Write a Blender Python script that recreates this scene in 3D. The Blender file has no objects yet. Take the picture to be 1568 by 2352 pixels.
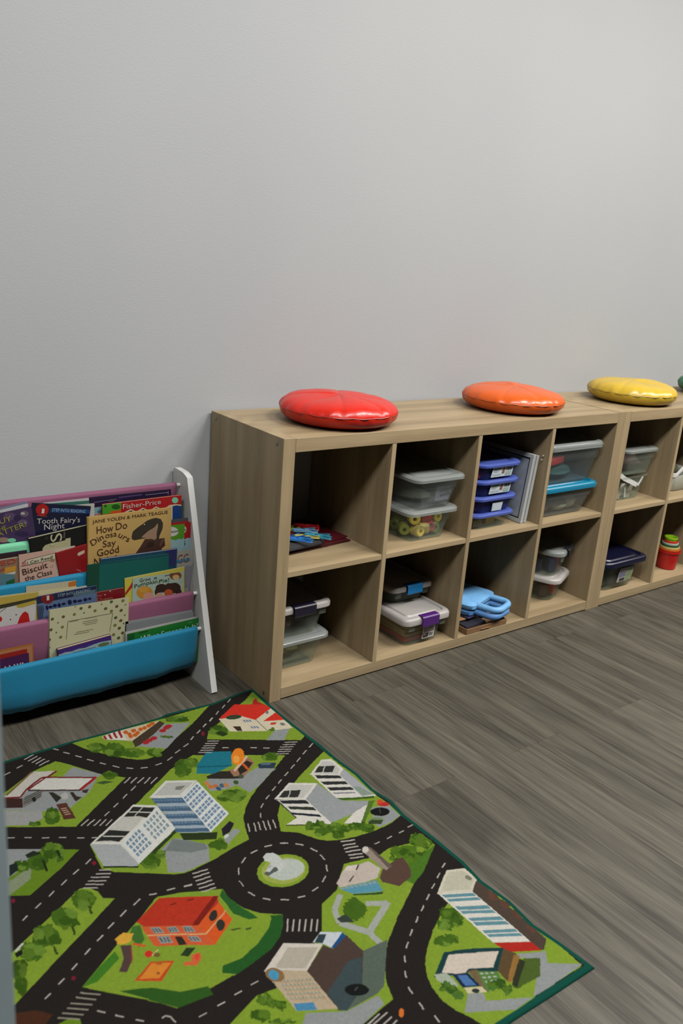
import bpy, math, random
import numpy as np
from mathutils import Matrix, Vector
# ------------------------------------------------------------------ camera, world, lamps, exposure
SC = bpy.context.scene
COL = SC.collection
cam_data = bpy.data.cameras.new('camera'); cam = bpy.data.objects.new('camera', cam_data); COL.objects.link(cam)
cam_data.sensor_fit = 'VERTICAL'; cam_data.sensor_height = 36.0; cam_data.lens = 29.8487
cam_data.clip_start = 0.02
cam.matrix_world = Matrix([[0.799931,0.117684,-0.58844,-1.193186],[-0.59537,0.278407,-0.753673,-1.792633],[0.075131,0.953226,0.292772,1.243096],[0,0,0,1.0]])
cam_data.dof.use_dof = True; cam_data.dof.focus_distance = 2.45; cam_data.dof.aperture_fstop = 5.0
SC.camera = cam
SC.view_settings.view_transform = 'Standard'; SC.view_settings.look = 'None'
SC.view_settings.gamma = 1.0; SC.view_settings.use_curve_mapping = False
SC.view_settings.exposure = 0.60
world = bpy.data.worlds.new('world'); SC.world = world; world.use_nodes = True
world.node_tree.nodes['Background'].inputs[0].default_value = (0.55, 0.62, 0.78, 1)
world.node_tree.nodes['Background'].inputs[1].default_value = 0.012
def lamp(name, loc, sx, sy, power, col, rot=(0, 0, 0)):
    d = bpy.data.lights.new(name, 'AREA'); d.shape = 'RECTANGLE'; d.size = sx; d.size_y = sy
    d.energy = power; d.color = col
    o = bpy.data.objects.new(name, d); o.location = loc; o.rotation_euler = rot; COL.objects.link(o)
for lx, power, tint in ((-2.3, 30, (.97, .985, 1.0)), (-0.5, 62, (.98, .985, 1.0)), (1.3, 92, (1.0, .975, .94)), (3.1, 80, (1.0, .97, .93)), (4.9, 60, (1.0, .97, .93))):
    lamp('ceiling_lamp', (lx, -1.6, 3.15), 1.2, 0.6, power, tint)

# ------------------------------------------------------------------ helpers
def lin(c):
    return tuple(((v / 255) / 12.92 if v / 255 <= 0.04045 else ((v / 255 + 0.055) / 1.055) ** 2.4) for v in c[:3])
KALB = 1.15          # printed colours were read in a dim room: lift them to paint values
KRUG = 0.67
KBOOK = 0.70
def alb(c, k=KALB):
    return tuple(min(0.7, v * k * .73) for v in lin(c))
MATS = {}
def new_mat(name):
    m = bpy.data.materials.new(name); m.use_nodes = True
    nt = m.node_tree; b = nt.nodes['Principled BSDF']
    return m, nt, b
def N(nt, t, **kw):
    n = nt.nodes.new(t)
    for k, v in kw.items(): setattr(n, k, v)
    return n
def plain(name, rgb, rough=.5, k=KALB, var=.06, scale=60, bump=0.0, spec=.5, metal=0, sheen=0, coat=0):
    """solid colour with a fine procedural mottle"""
    if name in MATS: return MATS[name]
    m, nt, b = new_mat(name); c = alb(rgb, k)
    tc = N(nt, 'ShaderNodeTexCoord'); no = N(nt, 'ShaderNodeTexNoise'); no.inputs['Scale'].default_value = scale; no.inputs['Detail'].default_value = 3
    nt.links.new(tc.outputs['Object'], no.inputs['Vector'])
    r = N(nt, 'ShaderNodeValToRGB')
    r.color_ramp.elements[0].position = .3; r.color_ramp.elements[1].position = .7
    r.color_ramp.elements[0].color = (*[v * (1 - var) for v in c], 1); r.color_ramp.elements[1].color = (*[min(1, v * (1 + var)) for v in c], 1)
    nt.links.new(no.outputs['Fac'], r.inputs['Fac']); nt.links.new(r.outputs['Color'], b.inputs['Base Color'])
    b.inputs['Roughness'].default_value = rough; b.inputs['Specular IOR Level'].default_value = spec; b.inputs['Metallic'].default_value = metal
    if sheen: b.inputs['Sheen Weight'].default_value = sheen
    if coat: b.inputs['Coat Weight'].default_value = coat; b.inputs['Coat Roughness'].default_value = .12
    if bump:
        bp = N(nt, 'ShaderNodeBump'); bp.inputs['Strength'].default_value = bump; bp.inputs['Distance'].default_value = .002
        nt.links.new(no.outputs['Fac'], bp.inputs['Height']); nt.links.new(bp.outputs['Normal'], b.inputs['Normal'])
    MATS[name] = m; return m
def printed(name, rough=.4, nscale=400, var=.1, bump=0, spec=.4):
    """colours come from the mesh's own print attribute, broken up by a fine grain"""
    if name in MATS: return MATS[name]
    m, nt, b = new_mat(name)
    at = N(nt, 'ShaderNodeAttribute'); at.attribute_name = 'ink'
    tc = N(nt, 'ShaderNodeTexCoord'); no = N(nt, 'ShaderNodeTexNoise'); no.inputs['Scale'].default_value = nscale; no.inputs['Detail'].default_value = 2
    nt.links.new(tc.outputs['Object'], no.inputs['Vector'])
    mr = N(nt, 'ShaderNodeMapRange'); mr.inputs['From Min'].default_value = .3; mr.inputs['From Max'].default_value = .7
    mr.inputs['To Min'].default_value = 1 - var; mr.inputs['To Max'].default_value = 1 + var
    nt.links.new(no.outputs['Fac'], mr.inputs['Value'])
    mx = N(nt, 'ShaderNodeVectorMath', operation='SCALE')
    nt.links.new(at.outputs['Color'], mx.inputs[0]); nt.links.new(mr.outputs['Result'], mx.inputs['Scale'])
    nt.links.new(mx.outputs['Vector'], b.inputs['Base Color'])
    b.inputs['Roughness'].default_value = rough; b.inputs['Specular IOR Level'].default_value = spec
    if bump:
        bp = N(nt, 'ShaderNodeBump'); bp.inputs['Strength'].default_value = bump; bp.inputs['Distance'].default_value = .003
        nt.links.new(no.outputs['Fac'], bp.inputs['Height']); nt.links.new(bp.outputs['Normal'], b.inputs['Normal'])
    MATS[name] = m; return m
def clear(name, rgb, opac, rough=.3, k=KALB):
    """see-through plastic: part clear, part milky"""
    if name in MATS: return MATS[name]
    m, nt, b = new_mat(name); b.inputs['Base Color'].default_value = (*alb(rgb, k), 1); b.inputs['Roughness'].default_value = rough
    tr = N(nt, 'ShaderNodeBsdfTransparent'); t = [min(1, .75 + .25 * v / (max(alb(rgb)) + .001)) for v in alb(rgb)]; tr.inputs['Color'].default_value = (*t, 1)
    lw = N(nt, 'ShaderNodeLayerWeight'); lw.inputs['Blend'].default_value = .25
    no = N(nt, 'ShaderNodeTexNoise'); no.inputs['Scale'].default_value = 30
    mr = N(nt, 'ShaderNodeMapRange'); mr.inputs['To Min'].default_value = opac; mr.inputs['To Max'].default_value = min(1, opac + .32)
    nt.links.new(lw.outputs['Facing'], mr.inputs['Value'])
    mix = N(nt, 'ShaderNodeMixShader'); out = nt.nodes['Material Output']
    nt.links.new(mr.outputs['Result'], mix.inputs['Fac']); nt.links.new(tr.outputs['BSDF'], mix.inputs[1]); nt.links.new(b.outputs['BSDF'], mix.inputs[2])
    nt.links.new(mix.outputs['Shader'], out.inputs['Surface'])
    MATS[name] = m; return m

class MB:
    def __init__(s): s.v = []; s.f = []; s.c = []; s.sm = []
    def add(s, vs, fs, col=None, smooth=False):
        o = len(s.v); s.v += [tuple(v) for v in vs]
        for f in fs: s.f.append(tuple(i + o for i in f)); s.c.append(col); s.sm.append(smooth)
        return s
    def box(s, x0, x1, y0, y1, z0, z1, col=None, M=None):
        v = [(x, y, z) for z in (z0, z1) for y in (y0, y1) for x in (x0, x1)]
        if M is not None: v = [tuple(M @ Vector(p)) for p in v]
        return s.add(v, [(0, 2, 3, 1), (4, 5, 7, 6), (0, 1, 5, 4), (2, 6, 7, 3), (0, 4, 6, 2), (1, 3, 7, 5)], col)
    def poly(s, pts, col=None):
        return s.add(pts, [tuple(range(len(pts)))], col)
    def loops(s, L, cap0=True, cap1=True, col=None, smooth=True, closed=True):
        n = len(L[0]); vs = [p for l in L for p in l]; fs = []
        for i in range(len(L) - 1):
            for j in range(n if closed else n - 1):
                k = (j + 1) % n; fs.append((i * n + j, i * n + k, (i + 1) * n + k, (i + 1) * n + j))
        if cap0: fs.append(tuple(range(n - 1, -1, -1)))
        if cap1: fs.append(tuple((len(L) - 1) * n + j for j in range(n)))
        return s.add(vs, fs, col, smooth)
    def tube(s, pts, r, n=10, col=None, closed=False):
        P = [Vector(p) for p in pts]; L = []
        for i, p in enumerate(P):
            a = P[i - 1] if (i or closed) else P[i]; b = P[(i + 1) % len(P)] if (i < len(P) - 1 or closed) else P[i]
            t = (b - a).normalized(); up = Vector((0, 0, 1)) if abs(t.z) < .9 else Vector((0, 1, 0))
            e = t.cross(up).normalized(); g = e.cross(t)
            rr = r[i] if isinstance(r, (list, tuple)) else r
            L.append([tuple(p + e * rr * math.cos(2 * math.pi * j / n) + g * rr * math.sin(2 * math.pi * j / n)) for j in range(n)])
        if closed: L.append(L[0]); return s.loops(L, False, False, col)
        return s.loops(L, True, True, col)
    def build(s, name, mat, parent=None, bevel=0, subsurf=0, sharp=35):
        me = bpy.data.meshes.new(name); me.from_pydata(s.v, [], s.f); me.update()
        if any(c is not None for c in s.c):
            a = me.color_attributes.new('ink', 'FLOAT_COLOR', 'CORNER'); arr = np.ones((len(me.loops), 4), np.float32); k = 0
            for f, c in zip(s.f, s.c):
                arr[k:k + len(f), :3] = c if c is not None else (.5, .5, .5); k += len(f)
            a.data.foreach_set('color', arr.ravel())
        me.polygons.foreach_set('use_smooth', s.sm); me.update()
        if any(s.sm): me.set_sharp_from_angle(angle=math.radians(sharp))
        o = bpy.data.objects.new(name, me); COL.objects.link(o)
        me.materials.append(mat)
        if parent is not None: o.parent = parent
        if bevel:
            b = o.modifiers.new('bevel', 'BEVEL'); b.width = bevel; b.segments = 2; b.limit_method = 'ANGLE'
        if subsurf:
            q = o.modifiers.new('subsurf', 'SUBSURF'); q.levels = subsurf; q.render_levels = subsurf
        return o
def thing(name, label, cat, loc=(0, 0, 0), rz=0, group=None):
    o = bpy.data.objects.new(name, None); COL.objects.link(o); o.location = loc; o.rotation_euler = (0, 0, rz); o.empty_display_size = .02
    return tag(o, label, cat, group)
def tag(o, label, cat, group=None, kind=None):
    o['label'] = label; o['category'] = cat
    if group: o['group'] = group
    if kind: o['kind'] = kind
    return o
def struct(o): o['kind'] = 'structure'; return o
def dup(root, loc=None, rz=None, label=None):
    r = root.copy(); COL.objects.link(r)
    if loc is not None: r.location = loc
    if rz is not None: r.rotation_euler = (0, 0, rz)
    if label: r['label'] = label
    for ch in list(root.children):
        c = ch.copy(); COL.objects.link(c); c.parent = r
        for g in list(ch.children):
            d = g.copy(); COL.objects.link(d); d.parent = c
    return r
def rrect(w, d, r, z, n=5, cx=0, cy=0):
    P = []
    for sx, sy, a0 in ((1, 1, 0), (-1, 1, 90), (-1, -1, 180), (1, -1, 270)):
        for i in range(n + 1):
            a = math.radians(a0 + 90 * i / n); P.append((cx + sx * (w / 2 - r) + r * math.cos(a), cy + sy * (d / 2 - r) + r * math.sin(a), z))
    return P
def disc(r, z, n=28, cx=0, cy=0):
    return [(cx + r * math.cos(2 * math.pi * i / n), cy + r * math.sin(2 * math.pi * i / n), z) for i in range(n)]
_txt = {}
def text_mesh(s):
    if s not in _txt:
        cu = bpy.data.curves.new('lettering', 'FONT'); cu.body = s; cu.resolution_u = 3
        ob = bpy.data.objects.new('lettering', cu); COL.objects.link(ob)
        me = bpy.data.meshes.new_from_object(ob.evaluated_get(bpy.context.evaluated_depsgraph_get()))
        v = np.array([x.co[:2] for x in me.vertices]); f = [tuple(p.vertices) for p in me.polygons]
        bpy.data.objects.remove(ob); bpy.data.curves.remove(cu); bpy.data.meshes.remove(me)
        cap = 0.69
        _txt[s] = ((v - np.array([v[:, 0].min(), 0])) / np.array([v[:, 0].max() - v[:, 0].min(), cap]), f)
    return _txt[s]
def put_text(mb, s, p0, p1, h, col, z, fold=None, bold=0.0):
    """letters on a local (u, v-down) surface between two baseline ends"""
    v, f = text_mesh(s)
    d = np.array([p1[0] - p0[0], p1[1] - p0[1]]); L = np.hypot(*d); e = d / L; n = np.array([e[1], -e[0]])
    P = np.array(p0) + v[:, :1] * L * e + v[:, 1:] * h * n
    pts = [fold(float(a), float(b), z) for a, b in P]
    mb.add(pts, f, col)

# ------------------------------------------------------------------ setting
def wall_mat():
    m, nt, b = new_mat('wall_paint')
    tc = N(nt, 'ShaderNodeTexCoord'); a = N(nt, 'ShaderNodeTexNoise'); a.inputs['Scale'].default_value = 260; a.inputs['Detail'].default_value = 3
    g = N(nt, 'ShaderNodeTexNoise'); g.inputs['Scale'].default_value = 1.3; g.inputs['Detail'].default_value = 2
    r = N(nt, 'ShaderNodeValToRGB'); r.color_ramp.elements[0].position = .3; r.color_ramp.elements[1].position = .7
    r.color_ramp.elements[0].color = (.263, .267, .269, 1); r.color_ramp.elements[1].color = (.279, .282, .279, 1)
    nt.links.new(tc.outputs['Object'], a.inputs['Vector']); nt.links.new(tc.outputs['Object'], g.inputs['Vector'])
    nt.links.new(g.outputs['Fac'], r.inputs['Fac']); nt.links.new(r.outputs['Color'], b.inputs['Base Color'])
    bp = N(nt, 'ShaderNodeBump'); bp.inputs['Strength'].default_value = .22; bp.inputs['Distance'].default_value = .002
    nt.links.new(a.outputs['Fac'], bp.inputs['Height']); nt.links.new(bp.outputs['Normal'], b.inputs['Normal'])
    b.inputs['Roughness'].default_value = .62
    return m
def floor_mat():
    """vinyl planks 0.2 m wide running away from the wall"""
    m, nt, b = new_mat('vinyl_planks')
    L = nt.links.new
    def mth(op, a, c=None):
        n = N(nt, 'ShaderNodeMath', operation=op)
        for i, q in enumerate((a, c)):
            if q is None: continue
            if isinstance(q, (int, float)): n.inputs[i].default_value = q
            else: L(q, n.inputs[i])
        return n.outputs[0]
    tc = N(nt, 'ShaderNodeTexCoord'); sp = N(nt, 'ShaderNodeSeparateXYZ'); L(tc.outputs['Object'], sp.inputs[0])
    x, y = sp.outputs['X'], sp.outputs['Y']
    px = mth('DIVIDE', mth('SUBTRACT', x, .0165), .2025); ix = mth('FLOOR', px); fx = mth('FRACT', px)
    # each plank row is shifted along its length
    par = mth('MODULO', mth('ADD', ix, 400.0), 2.0)
    off = mth('SUBTRACT', .534, mth('MULTIPLY', par, .426))
    py = mth('DIVIDE', mth('ADD', y, off), 1.22); iy = mth('FLOOR', py); fy = mth('FRACT', py)
    seed = mth('ADD', mth('MULTIPLY', ix, 7.31), mth('MULTIPLY', iy, 3.77))
    wn = N(nt, 'ShaderNodeTexWhiteNoise', noise_dimensions='1D'); L(seed, wn.inputs['W'])
    cb = N(nt, 'ShaderNodeCombineXYZ'); L(mth('MULTIPLY', x, 36.0), cb.inputs[0]); L(mth('MULTIPLY', y, 1.5), cb.inputs[1]); L(mth('MULTIPLY', seed, 5.0), cb.inputs[2])
    n1 = N(nt, 'ShaderNodeTexNoise'); n1.inputs['Scale'].default_value = 1.0; n1.inputs['Detail'].default_value = 6; n1.inputs['Distortion'].default_value = .7; L(cb.outputs[0], n1.inputs['Vector'])
    cb2 = N(nt, 'ShaderNodeCombineXYZ'); L(mth('MULTIPLY', x, 260.0), cb2.inputs[0]); L(mth('MULTIPLY', y, 7.0), cb2.inputs[1]); L(seed, cb2.inputs[2])
    n2 = N(nt, 'ShaderNodeTexNoise'); n2.inputs['Scale'].default_value = 1.0; n2.inputs['Detail'].default_value = 3; L(cb2.outputs[0], n2.inputs['Vector'])
    # cathedral figure in the plank middle
    cb3 = N(nt, 'ShaderNodeCombineXYZ'); L(mth('MULTIPLY', mth('SUBTRACT', fx, .5), 3.0), cb3.inputs[0]); L(mth('MULTIPLY', y, 1.1), cb3.inputs[1]); L(seed, cb3.inputs[2])
    wv = N(nt, 'ShaderNodeTexWave', wave_type='RINGS', rings_direction='SPHERICAL'); wv.inputs['Scale'].default_value = 3.2; wv.inputs['Distortion'].default_value = 5; wv.inputs['Detail'].default_value = 3; wv.inputs['Detail Scale'].default_value = 1.6
    L(cb3.outputs[0], wv.inputs['Vector'])
    f = mth('ADD', mth('ADD', mth('MULTIPLY', n1.outputs['Fac'], .54), mth('MULTIPLY', n2.outputs['Fac'], .42)), mth('MULTIPLY', wv.outputs['Fac'], .05))
    r = N(nt, 'ShaderNodeValToRGB'); e = r.color_ramp.elements
    e[0].position = .36; e[0].color = (.028, .0248, .018, 1); e[1].position = .66; e[1].color = (.079, .071, .0535, 1)
    k = r.color_ramp.elements.new(.5); k.color = (.054, .048, .036, 1)
    L(f, r.inputs['Fac'])
    tint = mth('ADD', mth('MULTIPLY', wn.outputs['Value'], .22), .88)
    gx = mth('MINIMUM', fx, mth('SUBTRACT', 1.0, fx)); gy = mth('MINIMUM', fy, mth('SUBTRACT', 1.0, fy))
    groove = mth('MINIMUM', mth('ADD', mth('GREATER_THAN', gx, .007), .0), mth('GREATER_THAN', gy, .0011))
    gl = mth('ADD', mth('MULTIPLY', groove, .16), .84)
    vm = N(nt, 'ShaderNodeVectorMath', operation='SCALE'); L(r.outputs['Color'], vm.inputs[0]); L(mth('MULTIPLY', tint, gl), vm.inputs['Scale'])
    cb4 = N(nt, 'ShaderNodeCombineXYZ'); L(mth('MULTIPLY', x, 9.0), cb4.inputs[0]); L(mth('MULTIPLY', y, 1.7), cb4.inputs[1]); L(mth('MULTIPLY', seed, 2.3), cb4.inputs[2])
    n4 = N(nt, 'ShaderNodeTexNoise'); n4.inputs['Scale'].default_value = 1.0; n4.inputs['Detail'].default_value = 3; n4.inputs['Distortion'].default_value = 1.2; L(cb4.outputs[0], n4.inputs['Vector'])
    pm = N(nt, 'ShaderNodeMapRange'); pm.inputs['From Min'].default_value = .52; pm.inputs['From Max'].default_value = .72; pm.inputs['To Min'].default_value = 1.05; pm.inputs['To Max'].default_value = .62; L(n4.outputs['Fac'], pm.inputs['Value'])
    vm2 = N(nt, 'ShaderNodeVectorMath', operation='SCALE'); L(vm.outputs['Vector'], vm2.inputs[0]); L(pm.outputs['Result'], vm2.inputs['Scale'])
    L(vm2.outputs['Vector'], b.inputs['Base Color'])
    b.inputs['Roughness'].default_value = .46; b.inputs['Specular IOR Level'].default_value = .35
    bp = N(nt, 'ShaderNodeBump'); bp.inputs['Strength'].default_value = .15; bp.inputs['Distance'].default_value = .001; L(n2.outputs['Fac'], bp.inputs['Height']); L(bp.outputs['Normal'], b.inputs['Normal'])
    return m
struct(MB().box(-4, 6, -4.5, .52, -.05, 0).build('floor', floor_mat()))
WALLM = wall_mat()
struct(MB().box(-4, 6, .397, .52, 0, 3.0).build('wall_back', WALLM))
# open door leaf close to the camera, seen at the left border: edge-on, swung back out of the way
DM = plain('door_paint', (128, 142, 146), .5, k=0.76, var=.03, scale=12)
dx, dy = -1.0564, -1.1289
d1 = MB().box(-.86, 0, -.044, 0, .008, 2.04).build('door_1', DM, bevel=.003)
d1.location = (dx, dy, 0); d1.rotation_euler = (0, 0, math.radians(38)); struct(d1)

# ------------------------------------------------------------------ oak shelving
def wood(name, ax, base=(174, 153, 118), k=0.80):
    if name in MATS: return MATS[name]
    m, nt, b = new_mat(name); L = nt.links.new
    tc = N(nt, 'ShaderNodeTexCoord')
    def layer(across, along, det, dist=0):
        mp = N(nt, 'ShaderNodeMapping'); s = [across] * 3; s['XYZ'.index(ax)] = along; mp.inputs['Scale'].default_value = s
        L(tc.outputs['Object'], mp.inputs['Vector']); n = N(nt, 'ShaderNodeTexNoise'); n.inputs['Scale'].default_value = 1; n.inputs['Detail'].default_value = det; n.inputs['Distortion'].default_value = dist
        L(mp.outputs['Vector'], n.inputs['Vector']); return n.outputs['Fac']
    a = layer(22, .9, 2); c = layer(420, 9, 3)
    mul = N(nt, 'ShaderNodeMath', operation='MULTIPLY'); L(a, mul.inputs[0]); mul.inputs[1].default_value = .62
    ad = N(nt, 'ShaderNodeMath', operation='MULTIPLY_ADD'); L(c, ad.inputs[0]); ad.inputs[1].default_value = .38; L(mul.outputs[0], ad.inputs[2])
    r = N(nt, 'ShaderNodeValToRGB'); e = r.color_ramp.elements; A = alb(base, k)
    e[0].position = .34; e[0].color = (A[0] * .72, A[1] * .70, A[2] * .66, 1); e[1].position = .66; e[1].color = (A[0] * 1.12, A[1] * 1.12, A[2] * 1.12, 1)
    L(ad.outputs[0], r.inputs['Fac']); L(r.outputs['Color'], b.inputs['Base Color'])
    b.inputs['Roughness'].default_value = .48; b.inputs['Specular IOR Level'].default_value = .35
    bp = N(nt, 'ShaderNodeBump'); bp.inputs['Strength'].default_value = .12; bp.inputs['Distance'].default_value = .0008; L(c, bp.inputs['Height']); L(bp.outputs['Normal'], b.inputs['Normal'])
    MATS[name] = m; return m
WX = wood('oak_lengthwise', 'X'); WZ = wood('oak_upright', 'Z')
SCREW = plain('zinc_screw', (150, 156, 150), .35, metal=1, var=.02)
def shelf_unit(x, label):
    t = thing('cube_shelf', label, 'shelf', (x, 0, 0), 0, 'low oak cube shelves along the wall')
    sides = []
    for x0 in (0, 1.426):
        sides.append(MB().box(x0, x0 + .038, 0, .39, 0, .770).build('side_panel', WZ, t, bevel=.0012))
    for (yy, zz) in ((.03, .752), (.36, .752), (.03, .02), (.36, .02)):
        mb = MB(); L = [[(-.0012 - .0004 * (k == 1), yy + r * math.cos(a * math.pi / 6), zz + r * math.sin(a * math.pi / 6)) for a in range(12)] for k, r in ((0, .0055), (1, .0045))]
        mb.loops(L, True, True)
        mb.box(-.0022, -.0011, yy - .003, yy + .003, zz - .0007, zz + .0007)
        mb.build('screw', SCREW, sides[0])
    MB().box(.0385, 1.4255, 0, .39, .7305, .7685).build('top_panel', WX, t, bevel=.0012)
    MB().box(.0385, 1.4255, 0.001, .39, .004, .038).build('bottom_panel', WX, t, bevel=.0012)
    for x0 in (.373, .724, 1.075):
        MB().box(x0, x0 + .016, 0.001, .388, .0385, .730).build('divider', WZ, t, bevel=.0008)
    for x0, x1 in ((.0385, .3725), (.3895, .7235), (.7405, 1.0745), (1.0915, 1.4255)):
        MB().box(x0, x1, 0.002, .388, .3765, .3925).build('shelf_board', WX, t, bevel=.0008)
    return t
shelf_unit(0, 'low oak cube shelf nearest the book rack, with the red and orange cushions on top')
shelf_unit(1.4645, 'low oak cube shelf at the right edge, with the yellow and green cushions on top')

# ------------------------------------------------------------------ play rug
def build_rug():
    data = []
    def oval(c, a, b, n=18): return [v for i in range(n) for v in (c[0] + a[0] * math.cos(2 * math.pi * i / n) + b[0] * math.sin(2 * math.pi * i / n), c[1] + a[1] * math.cos(2 * math.pi * i / n) + b[1] * math.sin(2 * math.pi * i / n))]
    for kind, ink, *q in RUG:
        c = RUG_INK[ink]
        if kind == 0: data.append((0, c, q))
        elif kind in (1, 2): data.append((kind - 1, c, oval(q[:2], q[2:4], q[4:6])))
        elif kind == 3:
            x1, y1, x2, y2, w = q; l = math.hypot(x2 - x1, y2 - y1) or 1; w = w / 10; nx, ny = -(y2 - y1) / l * w / 2, (x2 - x1) / l * w / 2
            data.append((0, c, [x1 + nx, y1 + ny, x2 + nx, y2 + ny, x2 - nx, y2 - ny, x1 - nx, y1 - ny]))
        elif kind == 4:
            A, B, C2, D = [np.array(q[i:i + 2], float) for i in (0, 2, 4, 6)]; nu, nv = q[8:10]; u0, u1, v0, v1, fu, fv = [v / 100 for v in q[10:16]]
            at = lambda u, v: list((A * (1 - u) + B * u) * (1 - v) + (D * (1 - u) + C2 * u) * v)
            for i in range(nu):
                for j in range(nv):
                    a = u0 + (u1 - u0) * i / nu; b = a + (u1 - u0) / nu * fu; e = v0 + (v1 - v0) * j / nv; f = e + (v1 - v0) / nv * fv
                    data.append((0, c, at(a, e) + at(b, e) + at(b, f) + at(a, f)))
        else:
            ctr, A, B, seed, lt = np.array(q[:2]), np.array(q[2:4]), np.array(q[4:6]), q[6], RUG_INK[q[7]]
            rd = random.Random(seed); data.append((1, c, oval(ctr, A * .85, B * .8)))
            for i in range(7):
                a = rd.random() * 6.28; r = rd.random() ** .5 * .62
                data.append((1, rd.choice([c, lt, (82, 112, 30), (54, 84, 16)]), oval(ctr + A * r * math.cos(a) + B * r * math.sin(a), A * .42, B * .42)))
    step = .00125; xl, yb = -1.18, -1.105
    RE, TE, BE = RUG_RIGHT, RUG_TOP, RUG_BOT
    nx = int((.005 - xl) / step); ny = int((.085 - yb) / step)
    X, Y = np.meshgrid(xl + (np.arange(nx + 1)) * (0 - xl) / nx, yb + np.arange(ny + 1) * (.08 - yb) / ny)
    def sm(v, pts):
        a = np.array(pts, float) / 1000; g = np.interp(v, a[:, 0], a[:, 1]); return g
    xe = sm(Y, RE); ye = sm(X, TE); be = sm(X, BE)
    X2 = xl + (X - xl) * (xe - xl) / (0 - xl)
    Y2 = be + (Y - yb) * (ye - be) / (.08 - yb)
    x0, y0 = X2.min(), Y2.min(); W = int((X2.max() - x0) / step) + 4; H = int((Y2.max() - y0) / step) + 4
    # paint the print into a cell raster, then read it back per vertex
    img = np.empty((H, W, 3), np.float32); img[:] = alb((34, 29, 26), KRUG)
    gx = x0 + np.arange(W) * step; gy = y0 + np.arange(H) * step
    rng = np.random.default_rng(5)
    def noise(n, seed):
        r = np.random.default_rng(seed); a = r.random((H // n + 3, W // n + 3)).astype(np.float32)
        yy = np.arange(H) / n; xx = np.arange(W) / n; iy = yy.astype(int); ix = xx.astype(int); fy = (yy - iy)[:, None]; fx = (xx - ix)[None]
        return (a[iy][:, ix] * (1 - fy) * (1 - fx) + a[iy + 1][:, ix] * fy * (1 - fx) + a[iy][:, ix + 1] * (1 - fy) * fx + a[iy + 1][:, ix + 1] * fy * fx)
    nz = noise(6, 1) * .5 + noise(14, 2) * .5; nf = noise(3, 3)
    for kind, col, flat in data:
        p = np.array(flat, float).reshape(-1, 2) / 1000
        mg = .006 if kind else 0
        i0, i1 = np.searchsorted(gx, [p[:, 0].min() - mg, p[:, 0].max() + mg]); j0, j1 = np.searchsorted(gy, [p[:, 1].min() - mg, p[:, 1].max() + mg])
        if i1 <= i0 or j1 <= j0: continue
        c = alb(col, KRUG)
        sx, sy = np.meshgrid(gx[i0:i1], gy[j0:j1])
        if kind:       # soft leafy blob
            ctr = p.mean(0); wob = (nz[j0:j1, i0:i1] - .5) * .011
            sx = sx + wob; sy = sy + (nf[j0:j1, i0:i1] - .5) * .009
        acc = np.zeros(sx.shape, np.float32)
        offs = ((-.25, -.25), (.25, -.25), (-.25, .25), (.25, .25))
        for ox, oy in offs:
            ins = np.zeros(sx.shape, bool); q = np.roll(p, -1, 0)
            for (ax, ay), (bx, by) in zip(p, q):
                if ay == by: continue
                yy = sy + oy * step; cr = ((ay > yy) != (by > yy)) & (sx + ox * step < (bx - ax) * (yy - ay) / (by - ay) + ax)
                ins ^= cr
            acc += ins
        acc = acc[..., None] / len(offs)
        blk = img[j0:j1, i0:i1]; cc = np.array(c, np.float32)
        if kind: cc = cc * (.82 + .36 * nz[j0:j1, i0:i1, None])
        img[j0:j1, i0:i1] = blk * (1 - acc) + cc * acc
    img *= (.93 + .14 * nf[..., None])
    # bound edge: dark green tape
    iu = np.clip(((X2 - x0) / step).round().astype(int), 0, W - 1); iv = np.clip(((Y2 - y0) / step).round().astype(int), 0, H - 1)
    C = img[iv, iu]
    dist = np.minimum(np.minimum((xe - X2), (ye - Y2)), np.minimum(Y2 - be, X2 - xl))
    tape = np.array(alb((6, 62, 50), .95), np.float32)
    bw = .0125 + .003 * (noise(40, 9)[iv, iu] - .5)
    m = np.clip((bw - dist) / .0015, 0, 1)[..., None]; C = C * (1 - m) + tape * m
    Z = .0055 + .0012 * (noise(60, 4)[iv, iu] - .5) - np.where(dist < .004, .0035 * (1 - dist / .004) ** 2, 0)
    nv = (nx + 1) * (ny + 1)
    co = np.stack([X2.ravel(), Y2.ravel(), Z.ravel()], 1).astype(np.float32)
    idx = np.arange(nv).reshape(ny + 1, nx + 1)
    F = np.stack([idx[:-1, :-1], idx[:-1, 1:], idx[1:, 1:], idx[1:, :-1]], -1).reshape(-1, 4)
    # skirt down to the floor
    ring = np.concatenate([idx[0, :-1], idx[:-1, -1], idx[-1, :0:-1], idx[:0:-1, 0]])
    low = co[ring].copy(); low[:, 2] = .0004
    li = nv + np.arange(len(ring)); S = np.stack([ring, li, np.roll(li, -1), np.roll(ring, -1)], -1)
    co = np.concatenate([co, low]); F = np.concatenate([F, S])
    me = bpy.data.meshes.new('play_rug'); me.vertices.add(len(co)); me.vertices.foreach_set('co', co.ravel())
    me.loops.add(F.size); me.loops.foreach_set('vertex_index', F.ravel().astype(np.int32))
    me.polygons.add(len(F)); me.polygons.foreach_set('loop_start', np.arange(0, F.size, 4, dtype=np.int32))
    try: me.polygons.foreach_set('loop_total', np.full(len(F), 4, np.int32))
    except Exception: pass
    me.polygons.foreach_set('use_smooth', np.ones(len(F), bool))
    me.update(calc_edges=True); me.validate()
    a = me.color_attributes.new('ink', 'FLOAT_COLOR', 'POINT'); arr = np.ones((len(co), 4), np.float32); arr[:nv, :3] = C.reshape(-1, 3); arr[nv:, :3] = tape
    a.data.foreach_set('color', arr.ravel())
    m = printed('carpet_print', .95, 900, .22, bump=.5, spec=.08)
    me.materials.append(m)
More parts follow.
